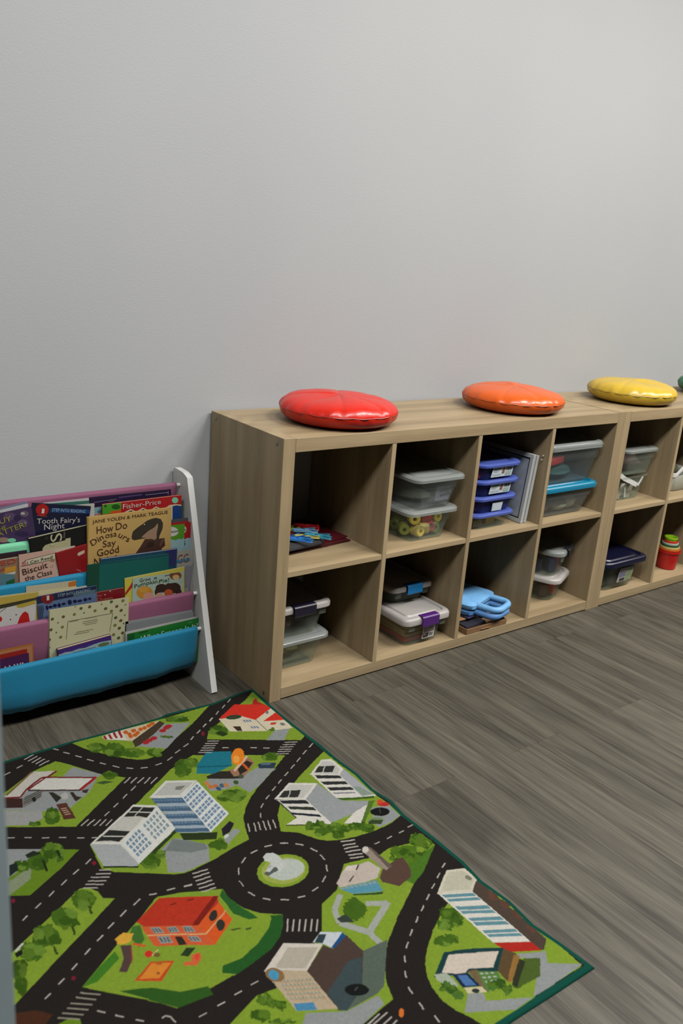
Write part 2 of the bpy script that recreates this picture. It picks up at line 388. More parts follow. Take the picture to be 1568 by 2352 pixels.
    o = bpy.data.objects.new('play_rug', me); COL.objects.link(o)
    tag(o, "children's road-map play rug with printed buildings and a dark green bound edge", 'rug')
RUG_RIGHT=[(-1108,18),(-1024,10),(-973,2),(-905,10),(-833,3),(-771,12),(-689,11),(-586,5),(-531,13),(-475,3),(-406,9),(-322,3),(-253,4),(-189,-1),(-143,-3),(-73,-3),(-6,-3),(84,0)]
RUG_TOP=[(-707,76),(-538,81),(-418,76),(-300,77),(-279,85),(-195,78),(-147,74),(-116,78),(-54,87),(-12,91)]
RUG_BOT=[(-214,-1111),(-99,-1114),(4,-1116)]
RUG_INK=[(98,128,28),(124,150,44),(140,144,142),(64,96,22),(98,128,42),(206,202,190),(150,36,36),(196,180,150),(190,92,30),(66,54,40),(160,40,42),(60,80,30),(80,100,50),(40,58,20),(206,196,168),(120,110,90),(204,48,34),(168,38,30),(18,70,44),(70,60,40),(112,124,150),(60,44,34),(190,60,50),(110,114,118),(150,150,146),(188,184,172),(116,94,50),(110,30,30),(58,36,30),(120,118,112),(60,58,54),(200,198,188),(60,40,36),(44,44,34),(52,44,34),(60,46,40),(170,168,160),(30,36,30),(60,84,40),(84,48,38),(176,150,120),(130,140,110),(34,44,30),(30,40,34),(30,40,16),(56,76,16),(80,104,30),(60,84,18),(90,112,30),(52,66,20),(190,190,186),(24,28,20),(112,120,116),(44,60,30),(40,52,26),(34,30,40),(190,196,190),(28,112,128),(18,84,98),(150,110,84),(44,40,32),(44,38,32),(196,90,40),(206,176,140),(226,128,34),(232,160,70),(190,120,60),(190,110,50),(176,106,60),(60,90,110),(180,120,70),(50,84,110),(64,80,60),(44,58,74),(90,110,124),(150,164,172),(70,96,120),(104,130,150),(206,208,202),(110,134,156),(206,204,194),(176,176,168),(120,120,110),(206,206,198),(112,134,150),(126,144,148),(160,163,162),(200,200,192),(206,203,192),(184,182,172),(40,42,36),(30,40,20),(160,160,164),(130,146,130),(44,46,44),(130,130,136),(186,184,176),(46,46,42),(190,188,180),(60,92,30),(146,150,150),(40,42,44),(46,52,44),(34,38,50),(36,40,36),(60,70,40),(80,110,40),(176,44,40),(196,70,44),(20,20,20),(70,70,66),(110,130,90),(50,66,36),(150,162,72),(178,184,174),(188,192,184),(84,90,84),(186,190,184),(176,170,160),(70,110,30),(74,108,22),(118,146,46),(156,160,150),(50,60,50),(84,62,52),(184,172,160),(200,190,178),(60,44,40),(84,140,158),(130,150,150),(142,128,116),(96,84,74),(198,190,180),(36,70,34),(84,96,84),(190,196,198),(26,74,124),(44,60,66),(72,58,50),(58,72,74),(178,160,132),(128,140,128),(176,128,86),(72,130,164),(200,192,178),(172,164,148),(130,100,60),(70,142,172),(20,22,22),(80,80,78),(34,84,32),(40,90,36),(44,84,26),(62,116,30),(62,104,40),(180,60,36),(198,88,48),(206,84,34),(176,50,30),(120,30,22),(110,34,22),(206,160,110),(140,146,140),(84,92,92),(44,40,30),(46,44,38),(46,48,40),(210,160,56),(80,60,56),(160,70,50),(196,88,36),(196,44,36),(190,186,120),(110,90,40),(186,70,32),(208,128,44),(170,90,30),(150,84,40),(40,56,30),(200,96,54),(206,70,44),(70,80,36),(74,62,52),(92,62,48),(92,134,142),(168,40,30),(198,192,172),(182,178,156),(120,120,100),(72,92,36),(88,70,44),(142,104,52),(46,50,32),(24,58,60),(200,188,172),(110,92,64),(160,170,150),(84,120,60),(170,176,160),(26,40,66),(74,112,160),(196,186,150),(40,50,50),(50,84,30),(74,112,44),(70,40,24),(146,140,124),(206,112,44),(120,26,44)]
# printed shapes in mm on the rug: kind, ink, numbers (0 outline, 1 oval, 2 leafy oval, 3 stroke, 4 window grid, 5 tree)
RUG=[
(0,0,-1180,60,-985,60,-985,-250,-1180,-330),(0,1,-1180,-420,-1000,-340,-960,-620,-1180,-800),(0,0,-900,-760,-600,-1020,-620,-1090,-1180,-1090,-1180,-900),(0,2,-1150,-950,-960,-900,-940,-1060,-1150,-1060),(0,1,-543,68,-476,71,-408,73,-306,64,-157,64,-243,1,-318,-45,-359,-74,-389,-88,-411,-88,-432,-79,-456,-57,-490,-19,-519,18),
(0,2,-303,37,-242,10,-350,-70,-381,-47,-417,-18,-389,10),(5,3,-499,22,22,-13,-9,-24,5320,4),(5,3,-466,-11,28,-16,-13,-32,6253,4),(5,3,-430,-47,30,-17,-10,-22,7255,4),(5,3,-384,-70,20,-12,-9,-20,8303,4),
(5,3,-266,46,30,-18,-9,-18,9179,4),(0,5,-468,61,-410,69,-413,9,-466,43),(0,6,-466,60,-459,62,-460,43,-466,42),(0,6,-452,62,-445,63,-448,39,-454,38),(0,6,-438,64,-431,65,-436,36,-442,35),
(0,6,-424,65,-416,67,-424,32,-430,31),(0,7,-415,66,-308,59,-409,5,-420,11),(1,8,-408,51,5,-3,-4,-8),(1,8,-405,27,5,-3,-3,-8),(1,8,-388,48,6,-3,-4,-8),
(1,8,-383,33,5,-3,-4,-8),(1,8,-370,45,5,-3,-4,-8),(1,8,-358,46,5,-3,-4,-8),(1,8,-404,38,5,-3,-3,-8),(1,8,-344,50,6,-3,-4,-8),
(1,8,-332,55,6,-3,-4,-8),(1,8,-392,27,6,-3,-4,-8),(0,9,-409,5,-309,58,-303,40,-343,10,-399,-21,-416,-25),(1,10,-372,-14,8,-4,-4,-8),(1,10,-358,-11,8,-4,-4,-8),
(1,10,-384,-19,8,-4,-4,-8),(1,10,-323,10,8,-4,-4,-8),(1,10,-308,18,8,-4,-4,-8),(1,10,-300,22,8,-4,-4,-8),(5,11,-325,-23,16,-9,-4,-8,8852,12),
(0,1,-17,69,-54,41,-99,19,-153,-13,-191,-36,-220,-52,-242,-83,-30,-208,-11,-195,-11,-101,-15,-5,-8,70),(0,2,-57,-127,-24,-144,-70,-186,-110,-163),(5,3,-196,-62,25,-14,-13,-24,2611,4),(0,13,-209,-66,-193,-64,-182,-89,-200,-92),(0,14,-168,-10,-110,-24,-81,-59,-11,-30,-10,-60,-11,-101,-18,-148,-84,-127,-173,-80),
(3,15,-82,-62,-84,-127,24),(0,16,-166,-9,-93,36,-18,-7,-12,-31,-84,-64,-108,-26,-161,-13),(0,17,-93,36,-49,12,-35,30,-21,36,-28,18,-18,-7),(0,16,-12,-56,-11,-103,-69,-80),(1,18,-128,-22,20,-8,-6,-10),
(1,19,-129,-22,14,-6,-3,-5),(4,20,-114,-46,-94,-56,-95,-75,-116,-66,3,1,0,100,0,100,70,65),(4,20,-113,-84,-93,-94,-95,-112,-115,-102,3,1,0,100,0,100,70,65),(0,21,-154,-62,-136,-72,-143,-94,-155,-87),(0,22,-55,-96,-39,-102,-48,-110,-62,-105),
(0,23,-35,-109,-24,-114,-26,-127,-37,-122),(0,23,-37,-39,-27,-40,-35,-53,-42,-52),(5,3,-70,-127,10,-6,-4,-7,5299,4),(0,1,-789,-75,-736,-47,-662,-1,-604,13,-576,-24,-533,-90,-486,-133,-574,-194,-648,-246,-810,-151),(0,2,-578,-30,-530,-93,-543,-99,-579,-143,-646,-183,-693,-158,-756,-115,-784,-100,-746,-74,-645,-39,-611,-56),
(0,24,-784,-100,-693,-158,-699,-183,-734,-189,-771,-168,-799,-152),(0,25,-779,-81,-742,-62,-664,-2,-616,-27,-637,-41,-693,-65,-720,-87,-773,-59),(3,26,-742,-62,-664,-2,52),(3,27,-616,-27,-641,-41,56),(3,27,-641,-41,-654,-36,68),
(3,27,-654,-36,-698,-64,54),(3,27,-698,-64,-718,-85,46),(3,27,-718,-85,-745,-72,62),(3,27,-745,-72,-773,-58,62),(0,28,-774,-61,-746,-74,-715,-91,-724,-125,-782,-93),
(0,29,-715,-91,-667,-85,-678,-109,-723,-126),(3,30,-720,-113,-676,-103,30),(3,30,-717,-106,-673,-96,30),(3,30,-713,-98,-671,-89,30),(3,30,-710,-91,-669,-82,30),
(0,31,-694,-66,-645,-40,-546,-98,-594,-125),(3,27,-695,-67,-645,-40,47),(3,27,-645,-40,-546,-98,55),(3,6,-545,-96,-595,-126,79),(3,32,-695,-69,-594,-127,53),
(0,33,-658,-98,-649,-103,-639,-132,-655,-143,-656,-129),(0,34,-618,-121,-611,-125,-610,-143,-601,-154,-617,-161,-619,-143),(0,35,-591,-129,-576,-133,-586,-145,-594,-137),(1,36,-632,-130,7,-4,-4,-12),(1,37,-694,-108,4,-3,-3,-9),
(5,3,-516,-108,18,-10,-8,-19,6226,4),(0,38,-554,-118,-534,-120,-516,-134,-542,-132),(5,3,-680,-185,18,-11,-11,-32,3594,4),(5,3,-720,-192,12,-8,-3,-9,2797,4),(0,39,-658,-149,-637,-155,-638,-219,-662,-210),
(3,40,-655,-170,-643,-174,30),(3,40,-655,-178,-643,-182,30),(3,40,-655,-186,-643,-190,30),(3,40,-655,-194,-643,-198,30),(0,0,-829,-222,-668,-320,-722,-357,-794,-397,-865,-357),
(0,2,-828,-221,-733,-279,-774,-300,-791,-320,-815,-328,-852,-310),(0,41,-818,-340,-765,-317,-780,-354,-824,-376,-856,-361),(5,3,-715,-294,23,-14,-10,-29,2762,4),(5,3,-753,-314,19,-12,-10,-30,2083,4),(5,3,-782,-309,16,-10,-6,-20,1340,4),
(5,3,-712,-320,12,-7,-7,-20,3097,4),(0,42,-767,-279,-749,-275,-737,-292,-766,-292),(0,43,-803,-293,-788,-293,-791,-315,-812,-326),(0,44,-743,-311,-739,-314,-743,-349,-748,-349),(0,44,-710,-297,-705,-299,-708,-328,-711,-325),
(0,1,-708,-430,-692,-437,-682,-455,-679,-477,-661,-490,-728,-532,-806,-578,-889,-630,-946,-661,-914,-539,-861,-518,-840,-506,-800,-483,-768,-465,-741,-449),(5,3,-712,-462,22,-14,-12,-32,4661,4),(5,3,-758,-489,24,-15,-10,-30,3882,4),(5,3,-802,-513,25,-16,-11,-32,3033,4),(5,3,-834,-535,22,-14,-9,-28,2444,4),
(5,45,-866,-562,16,-10,-8,-26,1875,46),(5,47,-873,-599,12,-8,-7,-23,2136,48),(0,49,-711,-481,-708,-485,-710,-506,-715,-505),(0,49,-756,-515,-752,-519,-755,-539,-759,-538),(0,49,-799,-542,-796,-546,-797,-566,-802,-565),
(3,50,-859,-521,-842,-509,42),(0,51,-861,-525,-847,-521,-849,-533,-861,-536),(0,1,-306,-129,-105,-246,-141,-269,-181,-295,-237,-327,-274,-354,-302,-380,-323,-408,-338,-443,-349,-477,-390,-482,-439,-492,-491,-498,-516,-497,-534,-490,-584,-454,-631,-423,-651,-397,-644,-318,-501,-236,-459,-208,-381,-157,-339,-141),(0,2,-335,-243,-298,-233,-240,-267,-198,-257,-157,-285,-175,-290,-220,-318,-262,-334,-274,-292,-302,-295,-340,-283),(0,2,-489,-389,-474,-398,-432,-445,-454,-492,-491,-494,-513,-495,-542,-479,-523,-425,-525,-409),
(0,52,-489,-389,-437,-438,-438,-456,-474,-450,-519,-416),(0,2,-394,-447,-359,-428,-350,-442,-397,-467),(5,3,-353,-166,22,-12,-21,-42,1061,4),(5,3,-326,-156,18,-10,-12,-24,1443,4),(5,3,-297,-326,28,-16,-14,-26,3919,4),
(5,3,-328,-322,16,-10,-8,-14,3319,4),(5,3,-142,-231,22,-12,-12,-19,5390,4),(5,3,-413,-457,20,-12,-10,-18,3436,4),(5,3,-559,-428,23,-14,-12,-27,7747,4),(5,3,-540,-420,18,-10,-8,-16,8058,4),
(0,53,-545,-405,-473,-366,-471,-374,-543,-415),(0,54,-467,-381,-396,-420,-408,-439,-471,-406),(0,55,-384,-416,-354,-401,-350,-414,-373,-434,-392,-438),(1,56,-386,-442,7,2,-1,-5),(0,57,-269,-132,-215,-162,-244,-216,-300,-226,-335,-204,-318,-174,-295,-153),
(3,58,-321,-180,-246,-217,47),(0,59,-302,-230,-243,-231,-192,-200,-189,-234,-215,-254,-247,-277,-322,-236),(0,60,-320,-226,-281,-223,-260,-235,-263,-260,-240,-267,-249,-277,-322,-236),(0,61,-238,-234,-203,-217,-194,-233,-221,-254,-248,-262),(3,62,-218,-215,-218,-256,67),
(0,63,-204,-206,-191,-197,-192,-206,-250,-244,-252,-236),(1,64,-212,-190,12,-11,-22,-31),(1,65,-221,-199,7,-4,-8,-14),(1,66,-332,-252,4,-6,-4,-6),(1,67,-331,-268,4,-6,-5,-6),
(1,68,-319,-272,4,-6,-5,-6),(1,69,-305,-277,4,-6,-5,-6),(1,70,-296,-280,4,-6,-5,-6),(1,71,-318,-284,4,-6,-4,-6),(1,38,-270,-282,4,-6,-5,-6),
(1,72,-248,-268,4,-6,-6,-6),(0,73,-187,-245,-171,-245,-143,-262,-160,-280,-193,-262),(0,74,-175,-245,-154,-257,-161,-262,-181,-251),(0,75,-468,-233,-407,-267,-408,-413,-468,-379,-466,-299),(0,76,-468,-238,-407,-272,-407,-293,-469,-259),
(0,76,-469,-272,-408,-307,-408,-326,-470,-291),(0,76,-471,-303,-408,-338,-408,-357,-471,-321),(0,76,-472,-333,-408,-368,-408,-385,-472,-349),(0,76,-473,-360,-408,-396,-408,-410,-473,-374),(4,77,-468,-233,-407,-267,-408,-413,-473,-377,9,1,3,98,7,13,70,65),
(4,77,-468,-233,-407,-267,-408,-413,-473,-377,9,1,3,98,29,35,70,65),(4,77,-468,-233,-407,-267,-408,-413,-473,-377,9,1,3,98,50,56,70,65),(4,77,-468,-233,-407,-267,-408,-413,-473,-377,9,1,3,98,71,77,70,65),(0,78,-407,-267,-348,-232,-343,-378,-408,-413),(4,79,-407,-267,-348,-232,-343,-378,-408,-413,5,2,5,95,5,20,80,75),
(4,79,-407,-267,-348,-232,-343,-378,-408,-413,5,2,5,95,24,40,80,75),(4,79,-407,-267,-348,-232,-343,-378,-408,-413,5,2,5,95,45,60,80,75),(4,79,-407,-267,-348,-232,-343,-378,-408,-413,5,2,5,95,65,80,80,75),(4,79,-407,-267,-348,-232,-343,-378,-408,-413,5,2,5,95,84,97,80,75),(0,80,-472,-233,-411,-192,-346,-229,-408,-268),
(0,81,-459,-231,-411,-201,-357,-231,-408,-259),(0,82,-400,-225,-379,-233,-396,-243,-408,-236),(0,83,-589,-348,-469,-269,-468,-362,-582,-425),(4,84,-589,-348,-469,-269,-468,-362,-582,-425,5,4,8,46,10,85,68,70),(4,85,-589,-348,-469,-269,-468,-362,-582,-425,5,4,54,97,12,85,60,70),
(0,86,-643,-316,-589,-348,-578,-417,-587,-429,-645,-394),(3,87,-588,-348,-579,-421,50),(0,88,-643,-316,-512,-238,-468,-268,-589,-349),(0,89,-634,-315,-514,-245,-476,-270,-587,-342),(0,90,-516,-245,-475,-273,-506,-296,-519,-282,-548,-267),
(0,90,-592,-293,-555,-321,-590,-340,-602,-327,-630,-314),(3,89,-532,-257,-489,-284,39),(3,89,-611,-305,-572,-330,36),(3,89,-498,-257,-529,-279,23),(3,91,-646,-396,-586,-432,49),
(0,1,-10,-282,-62,-308,-125,-340,-180,-373,-223,-405,-252,-440,-275,-489,-243,-514,-221,-553,-203,-570,-179,-581,-143,-591,-91,-597,-49,-596,-7,-586,-3,-542,-8,-500,-2,-408,-8,-349),(0,2,-50,-526,-7,-543,-9,-586,-48,-593,-77,-592,-78,-579),(0,92,-35,-385,-12,-368,-10,-415,-11,-493,-42,-486),(0,93,-37,-441,-21,-448,-12,-491,-37,-482),(0,5,-96,-351,-35,-385,-41,-486,-98,-456),
(0,94,-91,-355,-37,-385,-38,-400,-91,-370),(0,94,-92,-384,-39,-413,-39,-427,-92,-399),(0,94,-92,-411,-40,-439,-41,-452,-93,-425),(0,95,-92,-434,-45,-459,-45,-465,-92,-441),(0,5,-99,-347,-36,-309,-13,-320,-12,-369,-37,-387),
(0,96,-89,-348,-39,-317,-21,-326,-20,-365,-37,-380),(0,97,-60,-329,-22,-348,-44,-367,-84,-345),(3,98,-44,-335,-66,-356,25),(0,5,-36,-482,-9,-492,-11,-499,-36,-489),(3,99,-100,-459,-61,-480,85),
(3,99,-61,-480,-16,-499,84),(0,100,-163,-422,-103,-387,-97,-452,-92,-470,-29,-510,-86,-524,-164,-523),(0,5,-29,-510,-105,-561,-138,-540,-91,-520),(0,5,-252,-476,-218,-469,-161,-496,-161,-523,-168,-527),(0,5,-223,-390,-162,-422,-163,-525,-222,-474),
(0,101,-219,-395,-164,-425,-164,-442,-219,-409),(0,102,-215,-423,-164,-456,-165,-470,-215,-435),(0,103,-221,-445,-168,-485,-168,-496,-221,-454),(3,104,-223,-392,-220,-469,32),(3,105,-254,-478,-165,-529,39),
(0,5,-227,-385,-162,-349,-102,-386,-163,-423),(0,96,-216,-384,-164,-357,-115,-387,-164,-415),(0,97,-188,-369,-152,-388,-175,-407,-214,-384),(3,98,-175,-376,-194,-396,23),(0,106,-37,-504,-23,-510,-95,-562,-102,-558),
(5,3,-208,-510,14,-8,-10,-15,7955,4),(5,3,-191,-515,15,-8,-10,-15,8331,4),(5,3,-183,-537,15,-9,-10,-15,8782,4),(5,3,-161,-539,15,-9,-11,-15,9183,4),(5,3,-151,-556,15,-8,-11,-14,9624,4),
(5,3,-126,-560,15,-9,-11,-15,10095,4),(5,3,-112,-568,15,-9,-12,-14,10446,4),(5,3,-102,-580,15,-9,-12,-14,10807,4),(5,3,-172,-565,14,-9,-10,-14,9388,4),(5,3,-200,-538,14,-9,-10,-14,8529,4),
(1,107,-15,-532,12,-8,-6,-6),(1,108,-16,-520,6,-4,-6,-6),(1,109,-40,-550,20,-12,-10,-12),(3,110,-33,-540,-43,-555,19),(1,111,-68,-570,16,-9,-8,-9),
(0,112,-87,-565,-74,-563,-53,-577,-66,-586,-91,-571),(1,1,-338,-596,52,-19,-22,-43),(1,113,-337,-596,44,-16,-18,-36),(1,114,-332,-596,38,-14,-14,-28),(0,115,-352,-540,-341,-534,-327,-539,-322,-553,-324,-582,-347,-597,-352,-584,-349,-562,-356,-552),
(0,116,-378,-585,-354,-571,-345,-581,-346,-590,-373,-595),(0,117,-372,-580,-352,-572,-349,-579,-365,-587),(3,118,-333,-513,-316,-517,35),(3,118,-298,-521,-283,-530,36),(3,118,-270,-540,-258,-554,36),
(3,118,-251,-569,-244,-586,33),(3,118,-245,-596,-245,-615,29),(3,118,-252,-629,-261,-647,24),(3,118,-272,-656,-289,-667,24),(3,118,-303,-674,-321,-677,27),
(3,118,-340,-680,-356,-676,29),(3,118,-374,-672,-388,-664,30),(3,118,-405,-654,-416,-642,30),(3,118,-425,-627,-432,-611,28),(3,118,-431,-593,-431,-574,25),
(3,118,-423,-560,-413,-542,23),(3,118,-401,-533,-384,-522,26),(3,118,-369,-517,-351,-515,31),(0,1,-218,-647,-164,-660,-131,-665,-109,-659,-101,-659,-52,-671,-30,-649,-8,-667,-8,-704,-25,-713,-117,-764,-216,-822,-278,-864,-315,-901,-336,-931,-349,-966,-374,-969,-424,-977,-464,-989,-643,-873,-610,-856,-543,-832,-509,-838,-429,-809,-365,-772,-325,-716,-277,-701),(0,119,-8,-704,-85,-753,-129,-771,-142,-743,-104,-711,-77,-713),
(5,120,-30,-672,19,-11,-18,-20,7830,121),(5,120,-24,-691,16,-10,-16,-17,8431,121),(5,120,-96,-676,16,-10,-14,-17,6412,121),(5,120,-76,-688,20,-12,-18,-22,7183,121),(5,120,-55,-697,18,-12,-17,-19,7874,121),
(5,120,-114,-691,11,-7,-10,-12,6345,121),(5,120,-86,-708,16,-10,-14,-16,7396,121),(5,120,-115,-712,14,-8,-12,-14,6827,121),(3,122,-277,-715,-312,-742,118),(3,122,-312,-742,-324,-775,120),
(3,122,-324,-775,-290,-823,147),(3,122,-290,-823,-289,-856,132),(3,122,-208,-782,-286,-822,134),(3,122,-249,-762,-210,-784,135),(5,3,-278,-763,25,-16,-22,-28,9633,4),
(0,123,-322,-763,-301,-762,-298,-789,-321,-775),(0,124,-179,-720,-157,-702,-127,-697,-97,-695,-104,-731,-119,-752,-160,-760,-182,-732),(0,125,-266,-685,-220,-656,-194,-664,-168,-668,-159,-698,-183,-717,-205,-715,-267,-698),(0,126,-230,-664,-217,-655,-192,-665,-207,-676),(3,127,-192,-665,-207,-676,30),
(3,127,-222,-686,-240,-696,30),(0,128,-270,-699,-236,-708,-189,-721,-197,-753,-254,-727),(4,129,-268,-699,-190,-722,-192,-735,-265,-709,8,1,0,100,0,100,70,65),(0,130,-160,-638,-140,-632,-141,-669,-136,-704,-152,-710,-156,-697),(0,131,-141,-632,-136,-635,-133,-706,-145,-709),
(1,132,-151,-636,6,-4,-7,-8),(0,133,-255,-728,-198,-755,-204,-759,-257,-731),(0,134,-330,-853,-272,-857,-314,-902,-345,-936,-366,-942,-432,-941),(0,2,-493,-907,-433,-942,-366,-946,-369,-965,-427,-977,-452,-983,-526,-935),(0,135,-395,-786,-369,-773,-332,-797,-372,-817,-381,-800),
(0,136,-333,-796,-333,-808,-371,-822,-373,-815),(0,137,-375,-776,-362,-784,-381,-798,-393,-789),(0,138,-442,-835,-383,-802,-372,-820,-331,-806,-328,-854,-382,-919,-432,-941,-444,-932),(0,139,-366,-857,-339,-863,-382,-919,-432,-941,-442,-933,-439,-893),(0,140,-507,-795,-471,-809,-442,-834,-442,-930,-504,-895,-506,-835),
(4,141,-496,-822,-442,-850,-445,-922,-503,-888,9,5,2,98,5,80,50,50),(4,142,-496,-822,-442,-850,-445,-922,-503,-888,9,5,6,102,12,87,35,28),(0,143,-500,-880,-470,-896,-473,-912,-504,-895),(0,144,-508,-796,-443,-759,-382,-799,-388,-803,-442,-835,-474,-813),(0,145,-485,-798,-442,-772,-394,-801,-441,-829,-480,-804),
(1,146,-495,-812,10,-15,-11,-9),(1,147,-497,-811,4,-10,-8,-6),(1,148,-391,-916,18,-12,-8,-10),(3,149,-395,-915,-386,-912,20),(5,3,-540,-845,12,-8,-8,-12,5662,4),
(5,3,-522,-870,10,-6,-8,-12,6545,4),(5,3,-560,-869,18,-11,-6,-10,5633,4),(5,3,-536,-900,22,-14,-4,-6,6806,4),(5,3,-531,-858,8,-5,-6,-10,6108,4),(0,1,-471,-577,-472,-607,-461,-645,-440,-673,-405,-699,-420,-721,-440,-741,-469,-758,-504,-766,-551,-773,-621,-777,-670,-782,-690,-756,-788,-657,-752,-634,-706,-604,-661,-574,-643,-565,-590,-529,-546,-543,-509,-560),
(0,150,-405,-700,-420,-721,-439,-742,-469,-759,-504,-767,-551,-774,-572,-759,-563,-744,-527,-748,-485,-736,-446,-713,-429,-695,-427,-687),(0,151,-472,-578,-471,-608,-462,-646,-454,-665,-451,-681,-467,-675,-485,-647,-484,-591),(0,152,-738,-698,-687,-721,-651,-755,-606,-770,-606,-790,-668,-782,-690,-756),(0,153,-789,-658,-746,-631,-710,-613,-710,-632,-762,-660),(0,154,-661,-574,-647,-579,-654,-614,-671,-627,-675,-593),
(3,155,-646,-572,-586,-535,29),(0,156,-647,-584,-555,-635,-552,-695,-647,-639),(0,157,-555,-635,-494,-603,-494,-658,-552,-695),(0,158,-650,-568,-587,-534,-488,-588,-494,-604,-558,-636,-643,-586),(0,159,-496,-585,-486,-591,-555,-637,-566,-630),
(3,160,-544,-569,-531,-572,35),(3,160,-525,-604,-511,-607,34),(3,160,-578,-562,-565,-564,35),(3,161,-647,-609,-554,-663,32),(3,161,-554,-663,-492,-631,28),
(0,162,-634,-594,-619,-603,-617,-621,-634,-612),(4,163,-634,-594,-619,-603,-617,-621,-634,-612,3,1,8,98,15,85,60,100),(0,162,-608,-610,-593,-618,-593,-634,-609,-626),(4,163,-608,-610,-593,-618,-593,-634,-609,-626,3,1,8,98,15,85,60,100),(0,162,-583,-623,-568,-631,-567,-648,-584,-640),
(4,163,-583,-623,-568,-631,-567,-648,-584,-640,3,1,8,98,15,85,60,100),(0,162,-633,-621,-614,-632,-613,-651,-634,-640),(4,163,-633,-621,-614,-632,-613,-651,-634,-640,3,1,8,98,15,85,60,100),(0,162,-586,-650,-570,-659,-568,-675,-586,-666),(4,163,-586,-650,-570,-659,-568,-675,-586,-666,3,1,8,98,15,85,60,100),
(0,164,-605,-639,-594,-646,-595,-668,-608,-662),(1,165,-520,-630,4,-7,-10,-10),(1,166,-520,-658,6,-6,-8,-12),(0,167,-700,-587,-681,-579,-666,-591,-677,-606,-694,-606,-700,-600),(0,168,-697,-606,-680,-614,-694,-650,-711,-668,-722,-660,-704,-636),
(3,169,-681,-616,-696,-655,19),(3,170,-677,-613,-660,-630,56),(1,171,-662,-650,6,-4,-4,-7),(3,172,-659,-657,-643,-650,24),(1,173,-651,-660,5,-3,-2,-5),
(0,174,-708,-692,-667,-668,-630,-689,-668,-717),(0,175,-700,-692,-667,-672,-637,-690,-669,-709),(1,176,-656,-679,5,-3,-2,-4),(1,177,-666,-698,3,-2,-1,-3),(0,178,-616,-684,-600,-674,-584,-683,-605,-694),
(0,179,-600,-694,-583,-696,-587,-710,-601,-720,-622,-707,-616,-701,-605,-706),(1,180,-592,-703,4,-2,-4,-7),(0,181,-510,-676,-491,-685,-493,-688,-508,-682),(0,181,-486,-691,-473,-694,-477,-698,-486,-696),(0,1,-94,-845,-126,-857,-181,-886,-221,-914,-249,-938,-265,-961,-274,-983,-278,-1015,-272,-1043,-262,-1063,-254,-1087,-245,-1119,-224,-1106,-122,-1099,-1,-1101,1,-1050,3,-911,-3,-829),
(0,2,-85,-1015,-33,-1041,-52,-1062,3,-1099,-120,-1100,-133,-1098,-56,-1046,-90,-1023),(0,2,-229,-1030,-205,-1043,-212,-1059,-136,-1098,-180,-1100,-262,-1055),(5,3,-125,-870,18,-12,-14,-16,3990,4),(5,3,-148,-888,18,-12,-14,-14,3991,4),(5,3,-126,-892,16,-10,-14,-14,4392,4),
(5,3,-182,-917,18,-11,-10,-11,3963,4),(5,3,-164,-919,15,-10,-10,-11,4294,4),(0,182,-6,-830,-5,-875,-8,-1022,-33,-1037,-40,-1033,-43,-854),(2,183,-12,-882,0,-12,-10,-4),(2,183,-9,-913,0,-13,-9,-3),
(2,183,-10,-946,0,-12,-10,-2),(2,183,-11,-988,0,-12,-9,-2),(0,5,-105,-817,-40,-852,-39,-1009,-104,-972),(0,184,-101,-824,-42,-856,-42,-866,-101,-834),(0,184,-101,-838,-42,-870,-42,-879,-101,-847),
(0,184,-101,-863,-42,-896,-42,-907,-101,-875),(0,184,-101,-878,-42,-910,-42,-920,-101,-887),(0,184,-101,-900,-42,-932,-42,-943,-100,-910),(0,184,-100,-913,-42,-946,-41,-957,-100,-924),(0,184,-100,-938,-41,-970,-41,-979,-100,-947),
(0,184,-100,-950,-41,-982,-41,-991,-100,-958),(0,185,-104,-972,-39,-1009,-38,-1034,-93,-1005,-99,-992),(0,186,-107,-817,-42,-777,-4,-793,-4,-830,-41,-853),(0,187,-95,-816,-43,-784,-12,-797,-11,-828,-39,-846),(1,188,-18,-818,2,-8,-6,-2),
(0,189,-83,-1029,-54,-1045,-88,-1074,-145,-1071,-150,-1062),(0,190,-98,-992,-87,-1011,-87,-1022,-149,-1051,-146,-1021),(0,191,-91,-1013,-85,-1022,-141,-1055,-150,-1050),(0,192,-90,-1025,-85,-1036,-143,-1068,-148,-1059),(0,193,-257,-971,-200,-937,-156,-956,-96,-991,-147,-1024,-195,-996,-223,-986),
(0,194,-237,-971,-197,-946,-110,-992,-147,-1013,-190,-990,-213,-998,-221,-982),(0,195,-193,-993,-177,-1001,-194,-1048,-202,-1043),(0,196,-251,-966,-230,-976,-229,-992,-232,-1010,-248,-995,-256,-979),(0,197,-179,-1003,-148,-1023,-159,-1056,-197,-1044),(4,198,-181,-1005,-148,-1023,-154,-1052,-191,-1038,3,3,10,90,5,90,60,40),
(0,199,-223,-983,-196,-996,-198,-1030,-228,-1015),(0,200,-217,-990,-202,-998,-203,-1025,-221,-1015),(0,201,-226,-1017,-197,-1032,-197,-1046,-229,-1030),(1,202,-213,-1033,6,-4,-3,-4),(5,203,-253,-996,10,-6,-10,-10,4330,204),
(5,203,-246,-1008,10,-6,-10,-10,4701,204),(5,203,-246,-1020,10,-7,-10,-10,4942,204),(5,203,-178,-1040,11,-6,-10,-10,6493,204),(5,203,-164,-1046,10,-6,-10,-10,6834,204),(5,203,-162,-1062,10,-6,-10,-10,7225,204),
(0,205,-897,-648,-867,-661,-847,-684,-863,-696,-907,-668),(0,0,-846,-706,-825,-705,-813,-716,-816,-739,-850,-717),(3,118,-103,55,-87,67,31),(3,118,-132,35,-117,47,30),(3,118,-163,14,-148,26,30),
